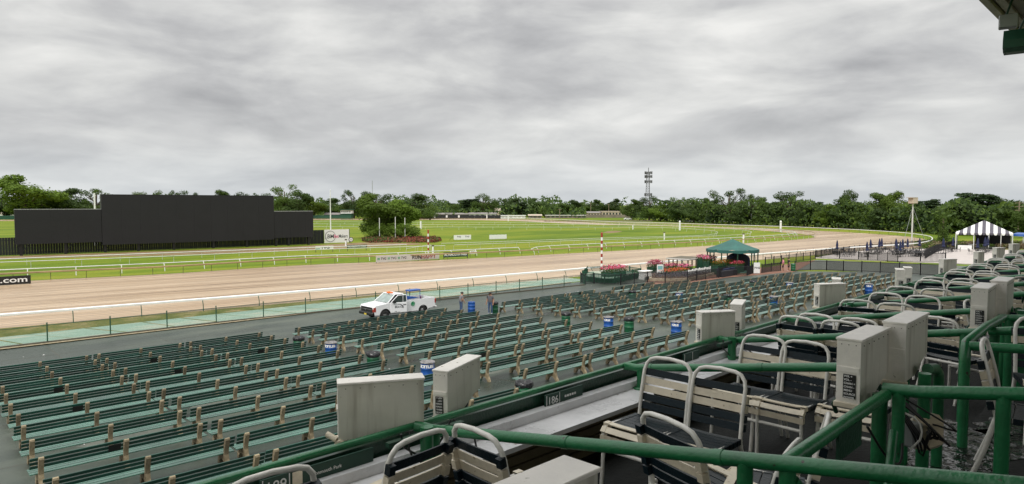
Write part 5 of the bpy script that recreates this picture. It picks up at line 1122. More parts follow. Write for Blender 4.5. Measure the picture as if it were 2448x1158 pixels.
UM = [(2001, 602), (2073, 607), (2081, 599), (2101, 596.5), (2107, 594.5), (2141, 596), (2143.5, 602), (2151.6, 607), (2158, 599), (2169, 597), (2198, 594.5), (2255, 598), (2277, 594.5), (2336, 601), (2353, 597), (2360, 594)]
um = umbrella(); tb = patio_table(); pc = patio_chair(); first = True
for i, (x, y) in enumerate(UM):
    yg = y+9; p = G(x, yg); p.z += .10; rz = random.uniform(0, 6)
    lu = 'closed navy patio umbrella, %s from the left' % ((ORD+['fourteenth', 'fifteenth', 'sixteenth'])[i])
    ltb = 'dark round patio table under the umbrella, %s from the left' % ((ORD+['fourteenth', 'fifteenth', 'sixteenth'])[i])
    o1 = um if i == 0 else copy_tree(um, label=lu); o1['label'] = lu; o1.location = p+Vector((0, 0, .0)); o1.rotation_euler = (random.uniform(-.02, .02), random.uniform(-.03, .03), rz)
    o2 = tb if i == 0 else copy_tree(tb, label=ltb); o2['label'] = ltb; o2.location = p; o2.rotation_euler = (0, 0, rz)
    for k in range(4):
        a = rz+k*pi/2+random.uniform(-.3, .3); rr = random.uniform(.85, 1.05); c = link('patio_chair', pc, None, p+Vector((cos(a)*rr, sin(a)*rr, 0)), a+pi/2+random.uniform(-.3, .3))
        tag(c, 'black metal patio chair round the %s umbrella table from the left' % ((ORD+['fourteenth', 'fifteenth', 'sixteenth'])[i]), 'chair', 'patio chairs of table %s' % ((ORD+['fourteenth', 'fifteenth', 'sixteenth'])[i]))
for i in range(16):
    x = random.uniform(1985, 2230); y = 604+random.uniform(0, 12)+(x-1985)*.006; p = G(x, y); p.z += .10; rz = random.uniform(0, 6)
    w_ = (ORD+['fourteenth', 'fifteenth', 'sixteenth'])[i]
    o2 = copy_tree(tb, label='dark patio table without umbrella, %s of those on the lower patio' % w_, group='bare patio tables'); o2.location = p
    for k in range(3):
        a = rz+k*2.1; c = link('patio_chair', pc, None, p+Vector((cos(a)*.95, sin(a)*.95, 0)), a+pi/2); tag(c, 'black metal patio chair by the %s umbrella-less table' % w_, 'chair', 'chairs at %s bare table' % w_)
# bank of rocks and shrubs behind the patio
b = MB()
for i in range(12000):
    x = random.uniform(2200, 2470); y = random.uniform(586, 597); p = G(x, y); b.card((p.x, p.y, p.z+random.uniform(0, .95)), random.uniform(.2, .5), mi=(0 if sin(x*.09)+sin(y+x*.23) > -.2 else 1))
M['dryleaf'] = leafmat('dry_bank_growth', (.13, .09, .05), (.25, .20, .12), 1.2, .2); b.build('rock_bank_growth', ['dryleaf', 'leaf1'], kind='stuff')
b = MB()
for i in range(5000):
    x = random.uniform(2185, 2290); y = 579+random.uniform(0, 9)-(x-2185)*.05; p = G(x, y); b.card((p.x, p.y, p.z+random.uniform(0, 1.6)*(x-2180)/100), random.uniform(.2, .4))
M['brightgrass'] = leafmat('bright_tall_grass', (.11, .20, .02), (.21, .28, .04), 1.0, .3); b.build('tall_grass_bank', 'brightgrass', kind='stuff')
# striped tent
D = 128.; tp = atD(2353, D, gz(atD(2353, D).dot(V))); tt = thing('striped_tent', 'large tent with broad white and grey vertical stripes', 'tent', tp, -math.atan2(1129, 1632))
z0 = 0; def_z = lambda y: zof(y, D)-tp.z
ze, zk, hw, dp = def_z(556), def_z(527), 67.5/FPX*D*.823, 3.6
ns = 15
for i in range(ns):
    xa, xb2 = -hw+2*hw*i/ns, -hw+2*hw*(i+1)/ns; off = .0
    def zr(x): return ze+(zk-ze)*(1-abs(x-off)/(hw))
    def yr(x): return -dp*.15 - dp*.85*min(1, abs(x)/hw*.2+.8)
    segs = [xa, xb2] if not (xa < 0 < xb2) else [xa, 0, xb2]
    b = MB()
    for k in range(len(segs)-1):
        p0, p1 = segs[k], segs[k+1]; b.add([(p0, -dp, ze), (p1, -dp, ze), (p1, -dp*.02, max(ze+.02, zr(p1))), (p0, -dp*.02, max(ze+.02, zr(p0)))], [(0, 1, 2, 3)])
        b.add([(p0, dp, ze), (p1, dp, ze), (p1, dp*.02, max(ze+.02, zr(p1))), (p0, dp*.02, max(ze+.02, zr(p0)))], [(3, 2, 1, 0)])
    for k in range(1): b.add([(xa, -dp-.01, ze), (xb2, -dp-.01, ze), (xb2-.06, -dp-.01, ze-.32), ((xa+xb2)/2, -dp-.01, ze-.40), (xa+.06, -dp-.01, ze-.32)], [(0, 1, 2, 3, 4)])
    b.build('canvas_stripe', 'canvasw' if i % 2 == 0 else 'canvasp', tt)
for x in (-hw, -hw*.35, hw*.18, hw*.6, hw):
    for y in (-dp+.05, dp-.05): b = MB(); b.tube([(x*.985, y, 0), (x*.985, y, ze)], .06, 6); b.build('post', 'white', tt)
b = MB(); b.box(-hw*.3, hw*.95, dp*.4, dp*.5, 0, ze-.3); b.build('dark_side_curtain', 'blackcloth', tt)
b = MB(); b.box(-hw*.55, hw*.1, -dp*.2, -dp*.1, 0, .9); b.box(-hw*.9, -hw*.4, -dp-.8, -dp-.7, 0, .8); b.build('white_counter', 'white', tt)
p = G(2446, 592); t = thing('blue_canopy', 'small bright blue pop-up canopy at the right edge', 'canopy', p, .2); b = MB(); b.prism([(-1.4, 2.1), (1.4, 2.1), (1.2, 2.5), (0, 2.75), (-1.2, 2.5)], -1.2, 1.2); b.build('top', 'blue', t)
for x in (-1.3, 1.3):
    for y in (-1.1, 1.1): b = MB(); b.tube([(x, y, 0), (x, y, 2.1)], .04, 5); b.build('leg', 'white', t)
# chain link continuation posts between deck and patio
pp = MB(); pp.tube([(0, 0, 0), (0, 0, 1.1)], .045, 6); me = pp.mesh('post', 'postdark')
lf = thing('track_side_fence', 'row of dark posts with rail between canopy and track', 'fence', G(1800, 622), 0); c0 = G(1800, 622); rr_ = []
for x, y in ((1760, 628), (1782, 626), (1803, 623), (1824, 620.5), (1845, 618.5), (1866, 616.5), (1887, 614.5), (1906, 612), (1926, 610.5), (1944, 609)):
    p = G(x, y)-c0; link('post', me, lf, p); rr_.append(p+Vector((0, 0, .75)))
b = MB(); b.tube(rr_, .03, 4); b.build('rail', 'postdark', lf)

# ================================================================== GRANDSTAND
def FB(name, a0, a1, n0, n1, z0, z1, m, kind='structure', parent=None):
    b = MB(); b.box(a0, a1, n0, n1, z0, z1); return b.build(name, m, parent, (0, 0, CAMZ) if parent is None else (0, 0, 0), RZS if parent is None else 0, kind)
A0, A1 = -9, 60
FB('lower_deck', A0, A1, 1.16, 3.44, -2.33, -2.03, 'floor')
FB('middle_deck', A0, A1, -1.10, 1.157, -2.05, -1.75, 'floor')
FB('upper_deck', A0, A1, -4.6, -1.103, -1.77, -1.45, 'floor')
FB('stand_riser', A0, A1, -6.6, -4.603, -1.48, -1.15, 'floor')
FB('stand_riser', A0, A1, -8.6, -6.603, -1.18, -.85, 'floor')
FB('front_foundation_wall', A0, A1, 3.05, 3.58, -7.2, -2.333, 'gdark')
FB('rear_parapet', A0, A1, -8.9, -8.603, -3.0, .25, 'ledge')
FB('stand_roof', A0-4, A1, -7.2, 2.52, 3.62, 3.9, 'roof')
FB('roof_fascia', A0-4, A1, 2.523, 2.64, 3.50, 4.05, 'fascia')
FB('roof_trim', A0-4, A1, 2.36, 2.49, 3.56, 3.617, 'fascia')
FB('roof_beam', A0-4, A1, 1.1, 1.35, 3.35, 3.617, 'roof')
for a in (-6, 18, 30, 42, 54): FB('stand_column', a-.12, a+.12, -7.1, -6.8, -.847, 3.617, 'gdark')
# front wall with green fascia, kerb and shelf
FB('front_fascia', A0, A1, 3.585, 3.62, -2.6, -1.50, 'gdark')
FB('front_kerb', A0, A1, 3.445, 3.53, -2.3, -1.575, 'ledge')
panel = FB('front_inner_wall', A0, A1, 3.38, 3.44, -2.027, -1.69, 'wall')
for k in range(4):
    b = MB(); b.box(A0, A1, 3.35-.0*k, 3.377, -2.02+k*.08, -1.96+k*.08); b.build('plank', 'wall', panel)
divs = [2.75, 5.1, 6.85, 8.65, 10.45, 12.25, 14.05, 15.85, 17.65, 19.45, 21.25, 23.05, 24.85, 26.65, 28.45, 30.25, 32.05, 33.85, 35.65]
sh = [-9, -3, .35] + divs
for i in range(len(sh)-1):
    b = MB(); a, c = sh[i]+.10, sh[i+1]-.03
    b.prism([(a, 3.442), (a, 3.22), (a+.05, 3.17), (c-.10, 3.17), (c, 3.25), (c, 3.442)], -1.675, -1.64, 'z')
    o = b.build('shelf', 'ledge', None, (0, 0, CAMZ), RZS); tag(o, 'grey painted foot shelf inside the front wall, %s box from the left' % ORDX[i], 'shelf', 'grey shelves along the front wall')
# ---- green pipe rails
PR = .034
def pipe(b, pts, r=PR, n=12): b.tube(pts, r, n)
def bend(p, q, r, k=.12):
    p, q, r = Vector(p), Vector(q), Vector(r); a = q+(p-q).normalized()*k; c = q+(r-q).normalized()*k
    return [a.lerp(q, .0), (a*.25+q*.5+c*.25), c]
RT = (0, 0, CAMZ)
fr = thing('front_rail', 'long green pipe rail topping the front wall of the stand', 'railing', RT, RZS)
b = MB(); pipe(b, [(A0+.3*i, 3.56, -1.452) for i in range(int((A1-A0)/.3))], .023); b.build('top_pipe', 'gpipe', fr)
b = MB(); b.box(A0, A1, 3.563, 3.580, -1.60, -1.49); b.build('fascia_strip', 'gdark', fr)
def divider(i, a):
    t = thing('box_divider_rail', 'sloping green pipe rail between seating boxes, %s from the left along the front' % ORDX[i], 'railing', RT, RZS, 'green divider rails of the box seats')
    b = MB(); end = -.35 if a < 4 else (1.55 if a < 6 else (1.22 if i % 2 else 1.15))
    pts = [(a-.05, 3.55, -1.452), (a-.01, 3.50, -1.458), (a, 3.44, -1.46)]
    n0, z0 = 3.44, -1.46
    nend = end; k = 8
    for j in range(1, k+1): nn = n0+(nend-n0)*j/k; pts.append((a, nn, z0+(n0-nn)*.172))
    pipe(b, pts); b.build('top_pipe', 'gpipe', t)
    b = MB(); pipe(b, [(a, 3.40, -2.03 if a > 3 else -1.64), (a, 3.40, -1.47)], PR*1.0); b.build('post', 'gpipe', t)
    b = MB(); b.lathe([(0, 0), (.07, 0), (.07, .012), (0, .02)], 12, c=(a, 3.40, -1.64)); b.build('foot_flange', 'gpipe', t)
    for nn in (3.30, 2.3, 1.42): b = MB(); q = Vector((a, nn, -1.46+(3.44-nn)*.172)); b.tube([q+Vector((0, .022, -.004)), q+Vector((0, -.022, .004))], PR+.003, 12); b.build('weld_collar', 'gpipe', t)
    zz = -1.46+(3.44-1.13)*.172
    b = MB(); pipe(b, [(a, 1.30, -2.03), (a, 1.30, zz-.04)]); b.build('post', 'gpipe', t)
    if i > 1:
        b = MB(); pipe(b, [(a+.02, 1.13, zz), (a+.02, -.9, zz+.33)]); b.build('rear_pipe', 'gpipe', t)
    return t
for i, a in enumerate(divs): divider(i, a)
# middle tier rails
mr = thing('middle_rail', 'thick green rail with T joint in the right foreground', 'railing', RT, RZS)
zz = -1.063
b = MB(); pipe(b, [(2.75, 1.13, zz), (3.4, 1.14, zz), (4.15, 1.15, zz)]); b.build('top_pipe', 'gpipe', mr)
b = MB(); pipe(b, [(2.78, 1.13, zz-.03), (2.78, 1.13, -1.75)]); b.build('post', 'gpipe', mr)
b = MB(); pipe(b, [(2.80, 1.11, -1.14), (3.0, 1.02, -1.38), (3.25, .98, -1.50), (3.6, .98, -1.45), (3.95, 1.05, -1.20)], .022, 8); b.build('curved_brace', 'gpipe', mr)
b = MB(); b.box(3.30, 3.62, 1.105, 1.118, -1.20, -1.07); b.build('number_plate', 'gdark', mr)
for a, nm in ((4.22, 'green divider rail running back from the paired grey boxes'), (7.62, 'green divider rail behind the second pair of raised boxes'), (10.9, 'green divider rail at the third raised boxes')):
    t = thing('rear_divider_rail', nm, 'railing', RT, RZS)
    b = MB(); pipe(b, [(a, 1.18, -1.045), (a, 1.0, -1.03), (a, .3, -.91), (a, -1.1, -.68)], PR*1.05); b.build('top_pipe', 'gpipe', t)
    for nn in (1.10, .62, -.4): b = MB(); pipe(b, [(a, nn, -1.75), (a, nn, -1.045+(1.1-nn)*.165)]); b.build('post', 'gpipe', t)
for k, a in enumerate((5.75, 9.1, 12.4)):
    t = thing('aisle_rail', 'green cornered aisle rail with bent top, %s one beyond the paired boxes' % ORD[k], 'railing', RT, RZS)
    b = MB(); pipe(b, [(a, 1.08, -1.75), (a, 1.08, -1.12), (a+.01, 1.08, -1.03), (a+.08, 1.09, -1.0), (a+.9, 1.12, -1.0), (a+1.75, 1.13, -1.02)]); b.build('corner_pipe', 'gpipe', t)
    b = MB(); pipe(b, [(a+.03, 1.06, -1.015), (a+.03, .6, -.98), (a+.03, -.9, -.86)]); b.build('return_pipe', 'gpipe', t)
    b = MB(); pipe(b, [(a-.85, 1.12, -1.04), (a-.66, 1.12, -1.07), (a-.57, 1.12, -1.12), (a-.55, 1.12, -1.22), (a-.55, 1.12, -1.75)]); b.build('bent_handrail', 'gpipe', t)
# seat number plates on the front rail
def plate(a, num, word, lab, w=.70, wx=.33):
    t = thing('number_plate', lab, 'sign', F(a, 3.53, -1.50), RZS)
    b = MB(); b.box(0, w, -.035, -.022, -.080, .012); b.build('panel', 'signgreen', t)
    for x in (.010, .165): b = MB(); b.box(x, x+.005, -.038, -.0355, -.076, .008); b.build('divider_line', 'signwhite', t)
    if num: text('lettering', num, .085, 'txtwhite', t, (.025, -.037, -.068), FR, .001)
    if word: text('lettering', word, .030, 'txtwhite', t, (wx, -.037, -.048), FR, .001)
    return t
t = plate(1.62, '189', 'Monmouth Park', 'dark green plate numbered 189 with Monmouth Park lettering', .72, .30)
b = MB(); b.box(.185, .245, -.0385, -.036, -.072, .006); b.build('blank_label', 'cream', t)
t = plate(3.93, '186', '', 'dark green plate numbered 186 on the front rail', .46)
for k in range(5): b = MB(); b.box(.23+.03*k, .25+.03*k, -.0385, -.036, -.045, -.028); b.build('small_print', 'signwhite', t)
plate(6.0, '', '', 'blank dark plate on the front rail between boxes', .3)
# ---- screen enclosures
def enclosure(label, p, rz, Ln=.54, H=.36, Tk=.125, panel=True, mode='cut', flip=False, mount=True, group='grey screen boxes on the rails'):
    """x from the control end along the box, y thickness, origin at the lower control-end corner"""
    t = thing('screen_box', label, 'screen box', p, rz, group)
    prof = [(0, 0), (0, H), (Ln, H), (Ln, H*.26), (Ln*.80, .07), (Ln*.45, 0)] if mode == 'cut' else [(0, 0), (0, H), (Ln, H), (Ln, .045), (Ln*.7, .02)]
    b = MB(); b.prism(prof, 0, Tk); o = b.build('case', 'tv', t); md = o.modifiers.new('b', 'BEVEL'); md.width = .004; md.segments = 2; md.limit_method = 'ANGLE'
    b = MB(); b.bbox(-.008, Ln+.008, -.008, Tk+.008, H+.001, H+.016, .003); b.build('lid', 'tvlight', t)
    b = MB(); b.bbox(-.006, -.0005, 0, Tk, .0, H, .001); b.build('end_cover', 'tvlight', t)
    b = MB(); b.bbox(-.02, .035, -.010, Tk+.01, -.028, .004, .004); b.build('base_lip', 'cream', t)
    b = MB(); b.bbox(-.012, -.0065, .006, Tk-.006, H*.50, H*.585, .001); b.build('hinge_strip', 'tvlight', t)
    sc = MB()
    for k in range(6):
        for y in (-.0015, Tk+.0015): sc.sphere((Ln*(.08+.168*k), y, H-.025), .0035, 4)
    for k in range(3): sc.sphere((-.008, Tk*(.2+.3*k), H-.02), .003, 4)
    sc.build('screws', 'postdark', t)
    if panel:
        c = link('control_panel', None, t); b = MB(); b.bbox(-.012, -.0065, Tk*.17, Tk*.70, .03, H*.47, .002); b.build('panel', 'black', c)
        for k, s in enumerate(('VOL +', 'VOL -', 'CHAN +', 'CHAN -', 'MENU', 'SOURCE', 'POWER')):
            text('lettering', s, .0165, 'txtwhite', c, (-.0132, Tk*.66, H*.425-k*.0205), (pi/2, 0, -pi/2), .0004, bold=.0004)
    if mount:
        b = MB(); b.tube([(Ln*.2, Tk+.002, .02), (Ln*.2, Tk+.05, -.05), (Ln*.35, Tk+.06, -.12)], .014, 6); b.tube([(Ln*.25, Tk*.5, -.02), (Ln*.3, Tk*.5, -.10)], .02, 6); b.build('mount_arm', 'gdark', t)
    return t
def ang(dx, dy): return math.atan2(dy, dx)
# front row pair 1 : left box broad side to us, right box end-on
enclosure('broad grey screen box in the left foreground, blank side towards us', Vector((-1.105, 4.29, CAMZ-1.515)), ang(.54, .155), .545, .365, .12, False, 'flat')
b = MB(); b.tube([(-1.10, 4.26, CAMZ-1.53), (-1.10, 4.32, CAMZ-1.53)], .032, 12); b.tube([(-1.12, 4.29, CAMZ-1.50), (-1.19, 4.31, CAMZ-1.47)], .02, 8); tag(b.build('pivot_knob', 'cream', None), 'cream pivot bracket at the lower corner of the broad grey box', 'bracket')
enclosure('grey screen box seen end-on with control panel, beside the broad one', Vector((-.555, 4.76, CAMZ-1.50)), ang(.2, .48)+.0, .53, .325, .115, True, 'cut', group='grey screen boxes on the rails').scale = (1, -1, 1)
bpy.context.view_layer.update()
# raised pair in the right foreground
def FE(label, a, n, z, dr=0.0, **k):
    return enclosure(label, F(a, n, z), RZS+dr, **k)
FE('nearest raised grey screen box with VOL and CHAN control panel', 4.13, 1.275, -1.142, 0.02, Ln=.56, H=.36, Tk=.13)
FE('second raised grey box directly behind the one with the large control panel', 4.72, 1.20, -1.11, 0.03, Ln=.58, H=.36, Tk=.13, panel=False)
FE('grey screen box with control panel above the aisle rail, farther right', 7.50, 1.25, -1.142, 0.05, Ln=.56, H=.36, Tk=.13)
FE('grey box behind the one above the aisle rail', 8.10, 1.20, -1.12, 0.03, Ln=.5, H=.36, Tk=.13, panel=False)
FE('grey screen box cut by the right edge of the picture', 10.75, 1.25, -1.142, 0.03, Ln=.5, H=.36, Tk=.13)
def post_box(i, px0, ytop, D, dirang, Ln=.55, H=.36, panel=True, lab='', mode='flat'):
    p = Vector(((px0-1224)/FPX*D, D, CAMZ+(YH-ytop)/FPX*D-H)); return enclosure(lab, p, dirang, Ln, H, .125, panel, mode)
post_box(0, 1682, 752, 7.35, ang(.43, .10), .40, .325, True, 'grey screen box facing us above the front rail, left of the middle pair')
post_box(1, 1777, 733, 7.75, ang(.2, .45), .45, .36, True, 'narrow grey screen box just behind the middle broad one')
post_box(2, 1964, 683, 10.2, ang(.46, .12), .46, .34, True, 'grey screen box above the front rail beneath the far barrels')
post_box(3, 2014, 671, 10.9, ang(.2, .45), .30, .33, True, 'grey screen box hidden behind the one beneath the far barrels')
post_box(4, 2166, 648, 12.3, ang(.2, .42), .36, .35, True, 'leaning tapered grey screen box at the end of the benches')
post_box(5, 2184, 643, 13.2, ang(.2, .42), .3, .36, True, 'grey screen box behind the leaning tapered one')
post_box(6, 2260, 622, 14.6, ang(.40, .10), .34, .34, True, 'broad grey screen box before the long black fence')
post_box(7, 2342, 604, 16.8, ang(.25, .1), .22, .33, True, 'small grey screen box left of the orange topped pair')
post_box(8, 2386, 594, 18.3, ang(.3, .1), .3, .33, True, 'small grey screen box third from the right edge')
post_box(9, 2424, 585, 20.0, ang(.3, .1), .28, .33, True, 'small grey screen box at the far right edge')
# near box seen from above at the bottom edge
pz = CAMZ-1.0; D_ = 2.72
FE('grey box top seen from above at the bottom edge', 1.03, 1.205, -1.15, 0.0, Ln=.56, H=.36, Tk=.13, panel=False)
# posts under the boxes + cables
def cable(label, pts, r=.006, m='cable', grp=None):
    P = spline([tuple(p) for p in pts], .05); c = P[0]; b = MB(); b.tube([q-c for q in P], r, 5); return tag(b.build('cable', m, None, c), label, 'cable', grp)
for k, a in enumerate((2.75, 6.85, 10.45, 14.05)):
    t = thing('box_post', 'green post carrying a pair of grey boxes on the front rail, %s from the left' % ORD[k], 'post', F(a-.10, 3.36, 0), RZS, 'green posts under the front boxes')
    b = MB(); pipe(b, [(0, 0, -1.64), (0, 0, -1.40)], .042); b.build('shaft', 'gpipe', t); b = MB(); b.box(-.3, .3, -.02, .02, -1.46, -1.43); b.build('cross_bar', 'gdark', t)
    for s in (-1, 1): b = MB(); b.tube([(0, 0, -1.62), (s*.16, .02, -1.50), (s*.2, 0, -1.40)], .007, 5); b.build('brace_wire', 'cable', t)
for k, (a, n) in enumerate(((4.30, 1.22), (7.7, 1.22), (10.9, 1.22))):
    t = thing('box_post', 'green floor post under the raised boxes, %s from the left' % ORD[k], 'post', F(a, n, 0), RZS, 'green posts under the raised boxes')
    b = MB(); pipe(b, [(0, 0, -2.03), (0, 0, -1.10)], .042); b.build('shaft', 'gpipe', t)
    b = MB(); pipe(b, [(.28, -.16, -1.75), (.28, -.16, -1.0)], .036); b.build('second_shaft', 'gpipe', t)
q = F(4.55, 1.02, -1.42)
for k in range(9):
    z = [F(4.25+.02*k, 1.14, -1.12), F(4.32+.03*k, 1.05-.02*k, -1.30-.03*(k % 4)), F(4.40+.02*k, 1.02, -1.45+.02*k), F(4.35+.04*(k % 3), .98, -1.30)]
    cable('black cable bundled under the raised boxes, %s strand' % ORD[k], z, .006, grp='black cables under the raised boxes')
cable('black cable looping below the middle rail', [F(3.75, 1.12, -1.14), F(3.9, 1.06, -1.33), F(4.1, 1.05, -1.40), F(4.3, 1.1, -1.25)], .007)
cable('pale cable dangling below the raised box', [F(4.2, 1.1, -1.15), F(4.27, 1.02, -1.2), F(4.3, 1.0, -1.3), F(4.27, 1.05, -1.38)], .006, 'frame')
cable('black cable hanging from the broad left box to the shelf', [F(2.55, 3.40, -1.42), F(2.52, 3.36, -1.54), F(2.62, 3.3, -1.63)], .007)
cable('black cable curling beside the first divider post', [F(2.9, 3.40, -1.42), F(3.0, 3.32, -1.52), F(2.98, 3.25, -1.62)], .007)
cable('black cable curling down from the middle pair', [F(6.95, 3.40, -1.45), F(7.0, 3.32, -1.55), F(7.1, 3.28, -1.63)], .008)
t = thing('junction_box', 'milky plastic junction cover under the raised boxes', 'junction box', F(4.62, 1.05, -1.36), RZS-.3); b = MB(); b.bbox(-.10, .10, -.06, .06, -.10, .10, .03); b.build('cover', 'clearbox', t); b = MB(); b.bbox(-.20, -.105, -.045, .045, -.06, .08, .01); b.build('back_plate', 'metalgrey', t)
# ---- strap chairs
WC = .198
def chair_proto():
    t = thing('strap_chair', '', 'chair', (0, 0, 0), 0, 'strap chairs in the box seats')
    r = .0145
    b = MB(); top = .86
    hoop = [(-WC, -.02, .40), (-WC, -.05, .60), (-WC, -.09, .76), (-WC+.012, -.104, .81), (-WC+.04, -.112, .845), (-WC+.085, -.117, top), (0, -.12, top+.008), (WC-.085, -.117, top), (WC-.04, -.112, .845), (WC-.012, -.104, .81), (WC, -.09, .76), (WC, -.05, .60), (WC, -.02, .40)]
    b.tube(hoop, r, 8); b.build('back_frame', 'frame', t)
    b = MB()
    for s in (-1, 1): b.tube([(s*WC, -.03, .415), (s*WC, .20, .425), (s*WC, .37, .435), (s*WC, .41, .42), (s*WC, .425, .385), (s*WC, .425, .31)], r, 8)
    b.tube([(-WC, -.02, .40), (WC, -.02, .40)], r, 8); b.tube([(-WC, .425, .27), (WC, .425, .27)], r, 8); b.build('seat_frame', 'frame', t)
    for s in (-1, 1):
        b = MB(); b.tube([(s*WC, .425, .32), (s*(WC+.004), .43, .15), (s*(WC+.008), .44, 0)], r, 8); b.build('leg', 'frame', t)
        b = MB(); b.tube([(s*WC, -.02, .42), (s*(WC+.006), -.08, .2), (s*(WC+.012), -.15, 0)], r, 8); b.build('leg', 'frame', t)
    e = WC+.019
    def strap(y, z, ny, nz, m, h=.052, nm='strap'):
        u_ = Vector((0, -nz, ny)); n_ = Vector((0, ny, nz)); c = Vector((0, y, z)); b = MB(); vs = []; th = .006; kk = 6
        for i in range(kk+1):
            x = -e+2*e*i/kk; sag = .006*(1-(x/e)**2)
            for dh, dt in ((-h/2, th+.012), (h/2, th+.012), (h/2, .010), (-h/2, .010)): vs.append(c+Vector((x, 0, 0))+u_*dh+n_*(dt-sag))
        b.add(vs, [(i*4+j, i*4+(j+1) % 4, (i+1)*4+(j+1) % 4, (i+1)*4+j) for i in range(kk) for j in range(4)])
        for s in (-1, 1):  # wrap round the tube
            b.box(-.019, .019, -h/2, h/2, -.019, .019, mx=Matrix.Translation(c+Vector((s*(WC), 0, 0))) @ Matrix(((1, 0, 0), (0, u_.y, n_.y), (0, u_.z, n_.z))).to_4x4())
        b.build(nm, m, t)
    for z, m in ((.745, 'navy'), (.682, 'cream'), (.620, 'cream'), (.558, 'navy'), (.497, 'navy')):
        y = -.02-.10*(z-.40)/.45-.012; strap(y, z, .97, .22, m)
    for i in range(6): strap(.03+.058*i, .418+.001*i, 0, 1, 'navy')
    strap(.378, .437, 0, 1, 'cream'); strap(.418, .405, .7, .7, 'cream', .045); strap(.427, .352, 1, 0, 'cream', .045)
    return t
cp = chair_proto(); used = [False]
def chair(a, n, z, dirn, lab, jig=.0, tilt=None):
    """dirn: direction the sitter looks, '+n','-n','+a','-a' or an angle in the stand's frame (0 = +n)"""
    an = {'+n': 0, '-n': pi, '+a': -pi/2, '-a': pi/2}.get(dirn, dirn) if isinstance(dirn, str) else dirn
    o = cp if not used[0] else copy_tree(cp); used[0] = True; o['label'] = lab
    p = F(a, n, z); o.location = p; o.rotation_euler = (0, 0, RZS+an+random.uniform(-jig, jig)) if tilt is None else (tilt, 0, RZS+an)
    return o
Z0, Z1, Z2 = -2.028, -1.748, -1.448
chair(4.34, 2.72, Z0, '-a', 'strap chair against the second divider, left one of the upright pair', .02)
chair(4.34, 2.30, Z0, '-a', 'strap chair against the second divider, right one of the upright pair', .02)
chair(3.31, 1.92, Z0, pi*-.5-.30, 'strap chair seen from behind below the upright pair').scale = (1.18, 1.05, 1.0)
chair(2.46, 2.57, Z0, pi*-.5-.05, 'strap chair turned away just behind the first divider post')
chair(2.09, 2.82, Z0, 0.08, 'strap chair seen from behind left of the first divider post')
chair(1.36, 2.90, Z0, -.12, 'strap chair hoop rising over the 189 plate at the bottom edge')
chair(3.25, 1.42, Z0, .15, 'tilted strap chair partly under the T joint')
chair(3.78, 1.45, Z0, .30, 'yellowish strap chair under the raised boxes')
chair(5.72, 2.60, Z0, '-a', 'strap chair at the third divider, left one of its row', .03)
chair(5.72, 2.24, Z0, '-a', 'strap chair at the third divider, middle one of its row', .03)
chair(5.88, 1.80, Z0, '-a', 'strap chair with seat showing left of the raised boxes', .03)
chair(5.30, .78, Z1, pi+.1, 'strap chair facing us behind the raised boxes')
chair(5.05, .25, Z1, pi-.2, 'dark strap chair close behind the raised boxes')
chair(3.05, .10, Z1, pi*.5+.9, 'strap chair corner low in the right foreground')
chair(6.60, .70, Z1, pi*.6, 'strap chair tangled beside the aisle rail')
chair(6.85, .20, Z1, pi*.4, 'strap chair behind the tangled one by the aisle rail')
idx = 0
for i in range(3, 16):
    a = divs[i]; prev = divs[i-1]
    for k, n in enumerate((2.86, 2.44)):
        chair(a-(1.38 if i == 3 else .75 if i == 4 else .40), n-.12, Z0, '-a', 'strap chair at the %s divider, %s one of its pair' % (ORDX[i], ('left', 'right')[k]), .06)
        if i < 12: chair(prev+.30+random.uniform(0, .15), n-.05, Z0, '+a', 'strap chair opposite the %s divider pair, %s' % (ORD[i], ('nearer the track', 'farther from the track')[k]), .15)
    if i < 13:
        for k, n in enumerate((1.72, .62, .15)):
            chair(a-.5+random.uniform(-.2, .2), n, Z0 if n > 1.2 else Z1, random.uniform(0, 6.28), 'loosely placed strap chair behind the %s divider, %s' % (ORD[i], ('front tier', 'middle tier', 'rear tier')[k]))
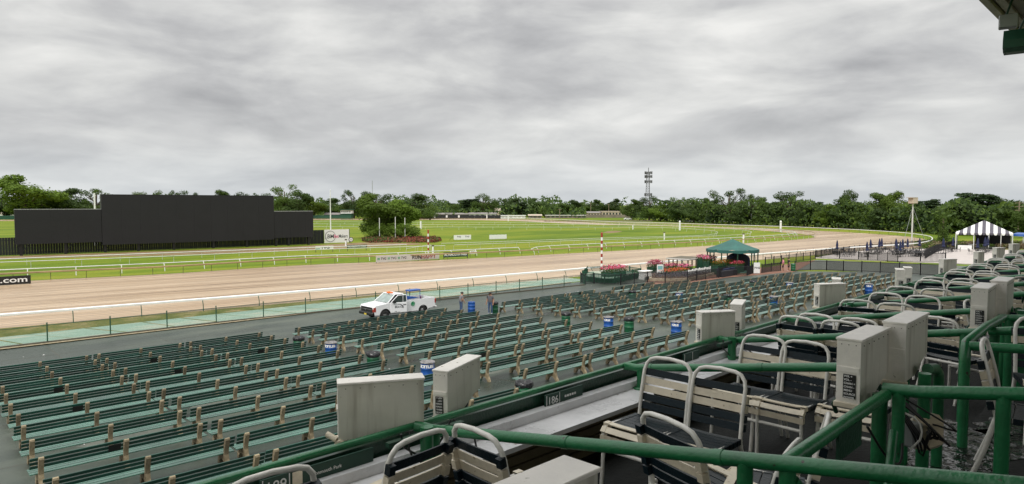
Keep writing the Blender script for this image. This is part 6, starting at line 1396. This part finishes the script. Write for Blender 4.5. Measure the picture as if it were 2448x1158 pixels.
# ---- puddles on the middle deck
def FP(px, py, z):
    d = ray(px, py); q = d*(z/d.z); q.z = CAMZ+z; return q
pm = bpy.data.materials.new('puddle_water'); pm.use_nodes = True; t_ = pm.node_tree; b_ = t_.nodes['Principled BSDF']; b_.inputs['Base Color'].default_value = (.006, .007, .007, 1); b_.inputs['Roughness'].default_value = .02; b_.inputs['Specular IOR Level'].default_value = .8
nn_ = t_.nodes.new('ShaderNodeTexNoise'); nn_.inputs['Scale'].default_value = 9; nn_.inputs['Detail'].default_value = 4; tc_ = t_.nodes.new('ShaderNodeNewGeometry'); t_.links.new(tc_.outputs['Position'], nn_.inputs['Vector'])
bp_ = t_.nodes.new('ShaderNodeBump'); bp_.inputs['Strength'].default_value = 1.0; bp_.inputs['Distance'].default_value = .06; t_.links.new(nn_.outputs[0], bp_.inputs['Height']); t_.links.new(bp_.outputs[0], b_.inputs['Normal'])
for cx_, cy_, rx_, ry_ in ((2300, 1075, 150, 62), (2400, 1020, 70, 22), (2190, 1135, 60, 20)):
    b = MB(); b.add([FP(cx_+rx_*cos(k*.2244)*(1+.22*sin(k*1.7)), cy_+ry_*sin(k*.2244)*(1+.22*sin(k*1.3+1)), -1.746) for k in range(28)][::-1], [tuple(range(28))]); b.build('puddle', pm, kind='structure')
# ---- eave speakers
def eave_box(label, px, py, D, w, d, h, m, rz):
    p = Vector(((px-1224)/FPX*D, D, zof(py, D))); t = thing('eave_loudspeaker', label, 'loudspeaker', p, rz); return t
t = thing('eave_loudspeaker', 'small dark box loudspeaker hung under the eave', 'loudspeaker', F(0, 0, 0)); t.location = Vector(((2386-1224)/FPX*11.6, 11.6, zof(62, 11.6))); t.rotation_euler = (0, 0, RZS+.2)
b = MB(); b.bbox(-.13, .05, -.16, .1, -.10, .11, .01); b.build('cabinet', 'metalgrey', t); b = MB(); b.box(-.12, .04, -.164, -.161, -.09, .09); b.box(-.12, .04, -.15, .09, -.106, -.102); b.build('grille', 'black', t)
b = MB(); b.tube([(0, 0, .11), (.05, -.1, .45)], .02, 6); b.build('bracket', 'gdark', t)
t = thing('eave_loudspeaker', 'ribbed green horn loudspeaker hung under the eave', 'loudspeaker', F(0, 0, 0)); t.location = Vector(((2419-1224)/FPX*10.9, 10.9, zof(104, 10.9))); t.rotation_euler = (0, 0, RZS+.1)
b = MB(); b.prism([(-.18, -.12), (-.05, -.17), (.2, -.17), (.2, .17), (-.06, .17), (-.18, .0)], -.18, .2); b.build('cabinet', 'gfence', t)
b = MB()
for k in range(7): b.box(-.13+.045*k, -.11+.045*k, -.196, -.182, -.06, .15)
b.build('ribs', 'gdark', t); b = MB(); b.tube([(0, 0, .17), (.05, -.1, .45)], .02, 6); b.build('bracket', 'gdark', t)
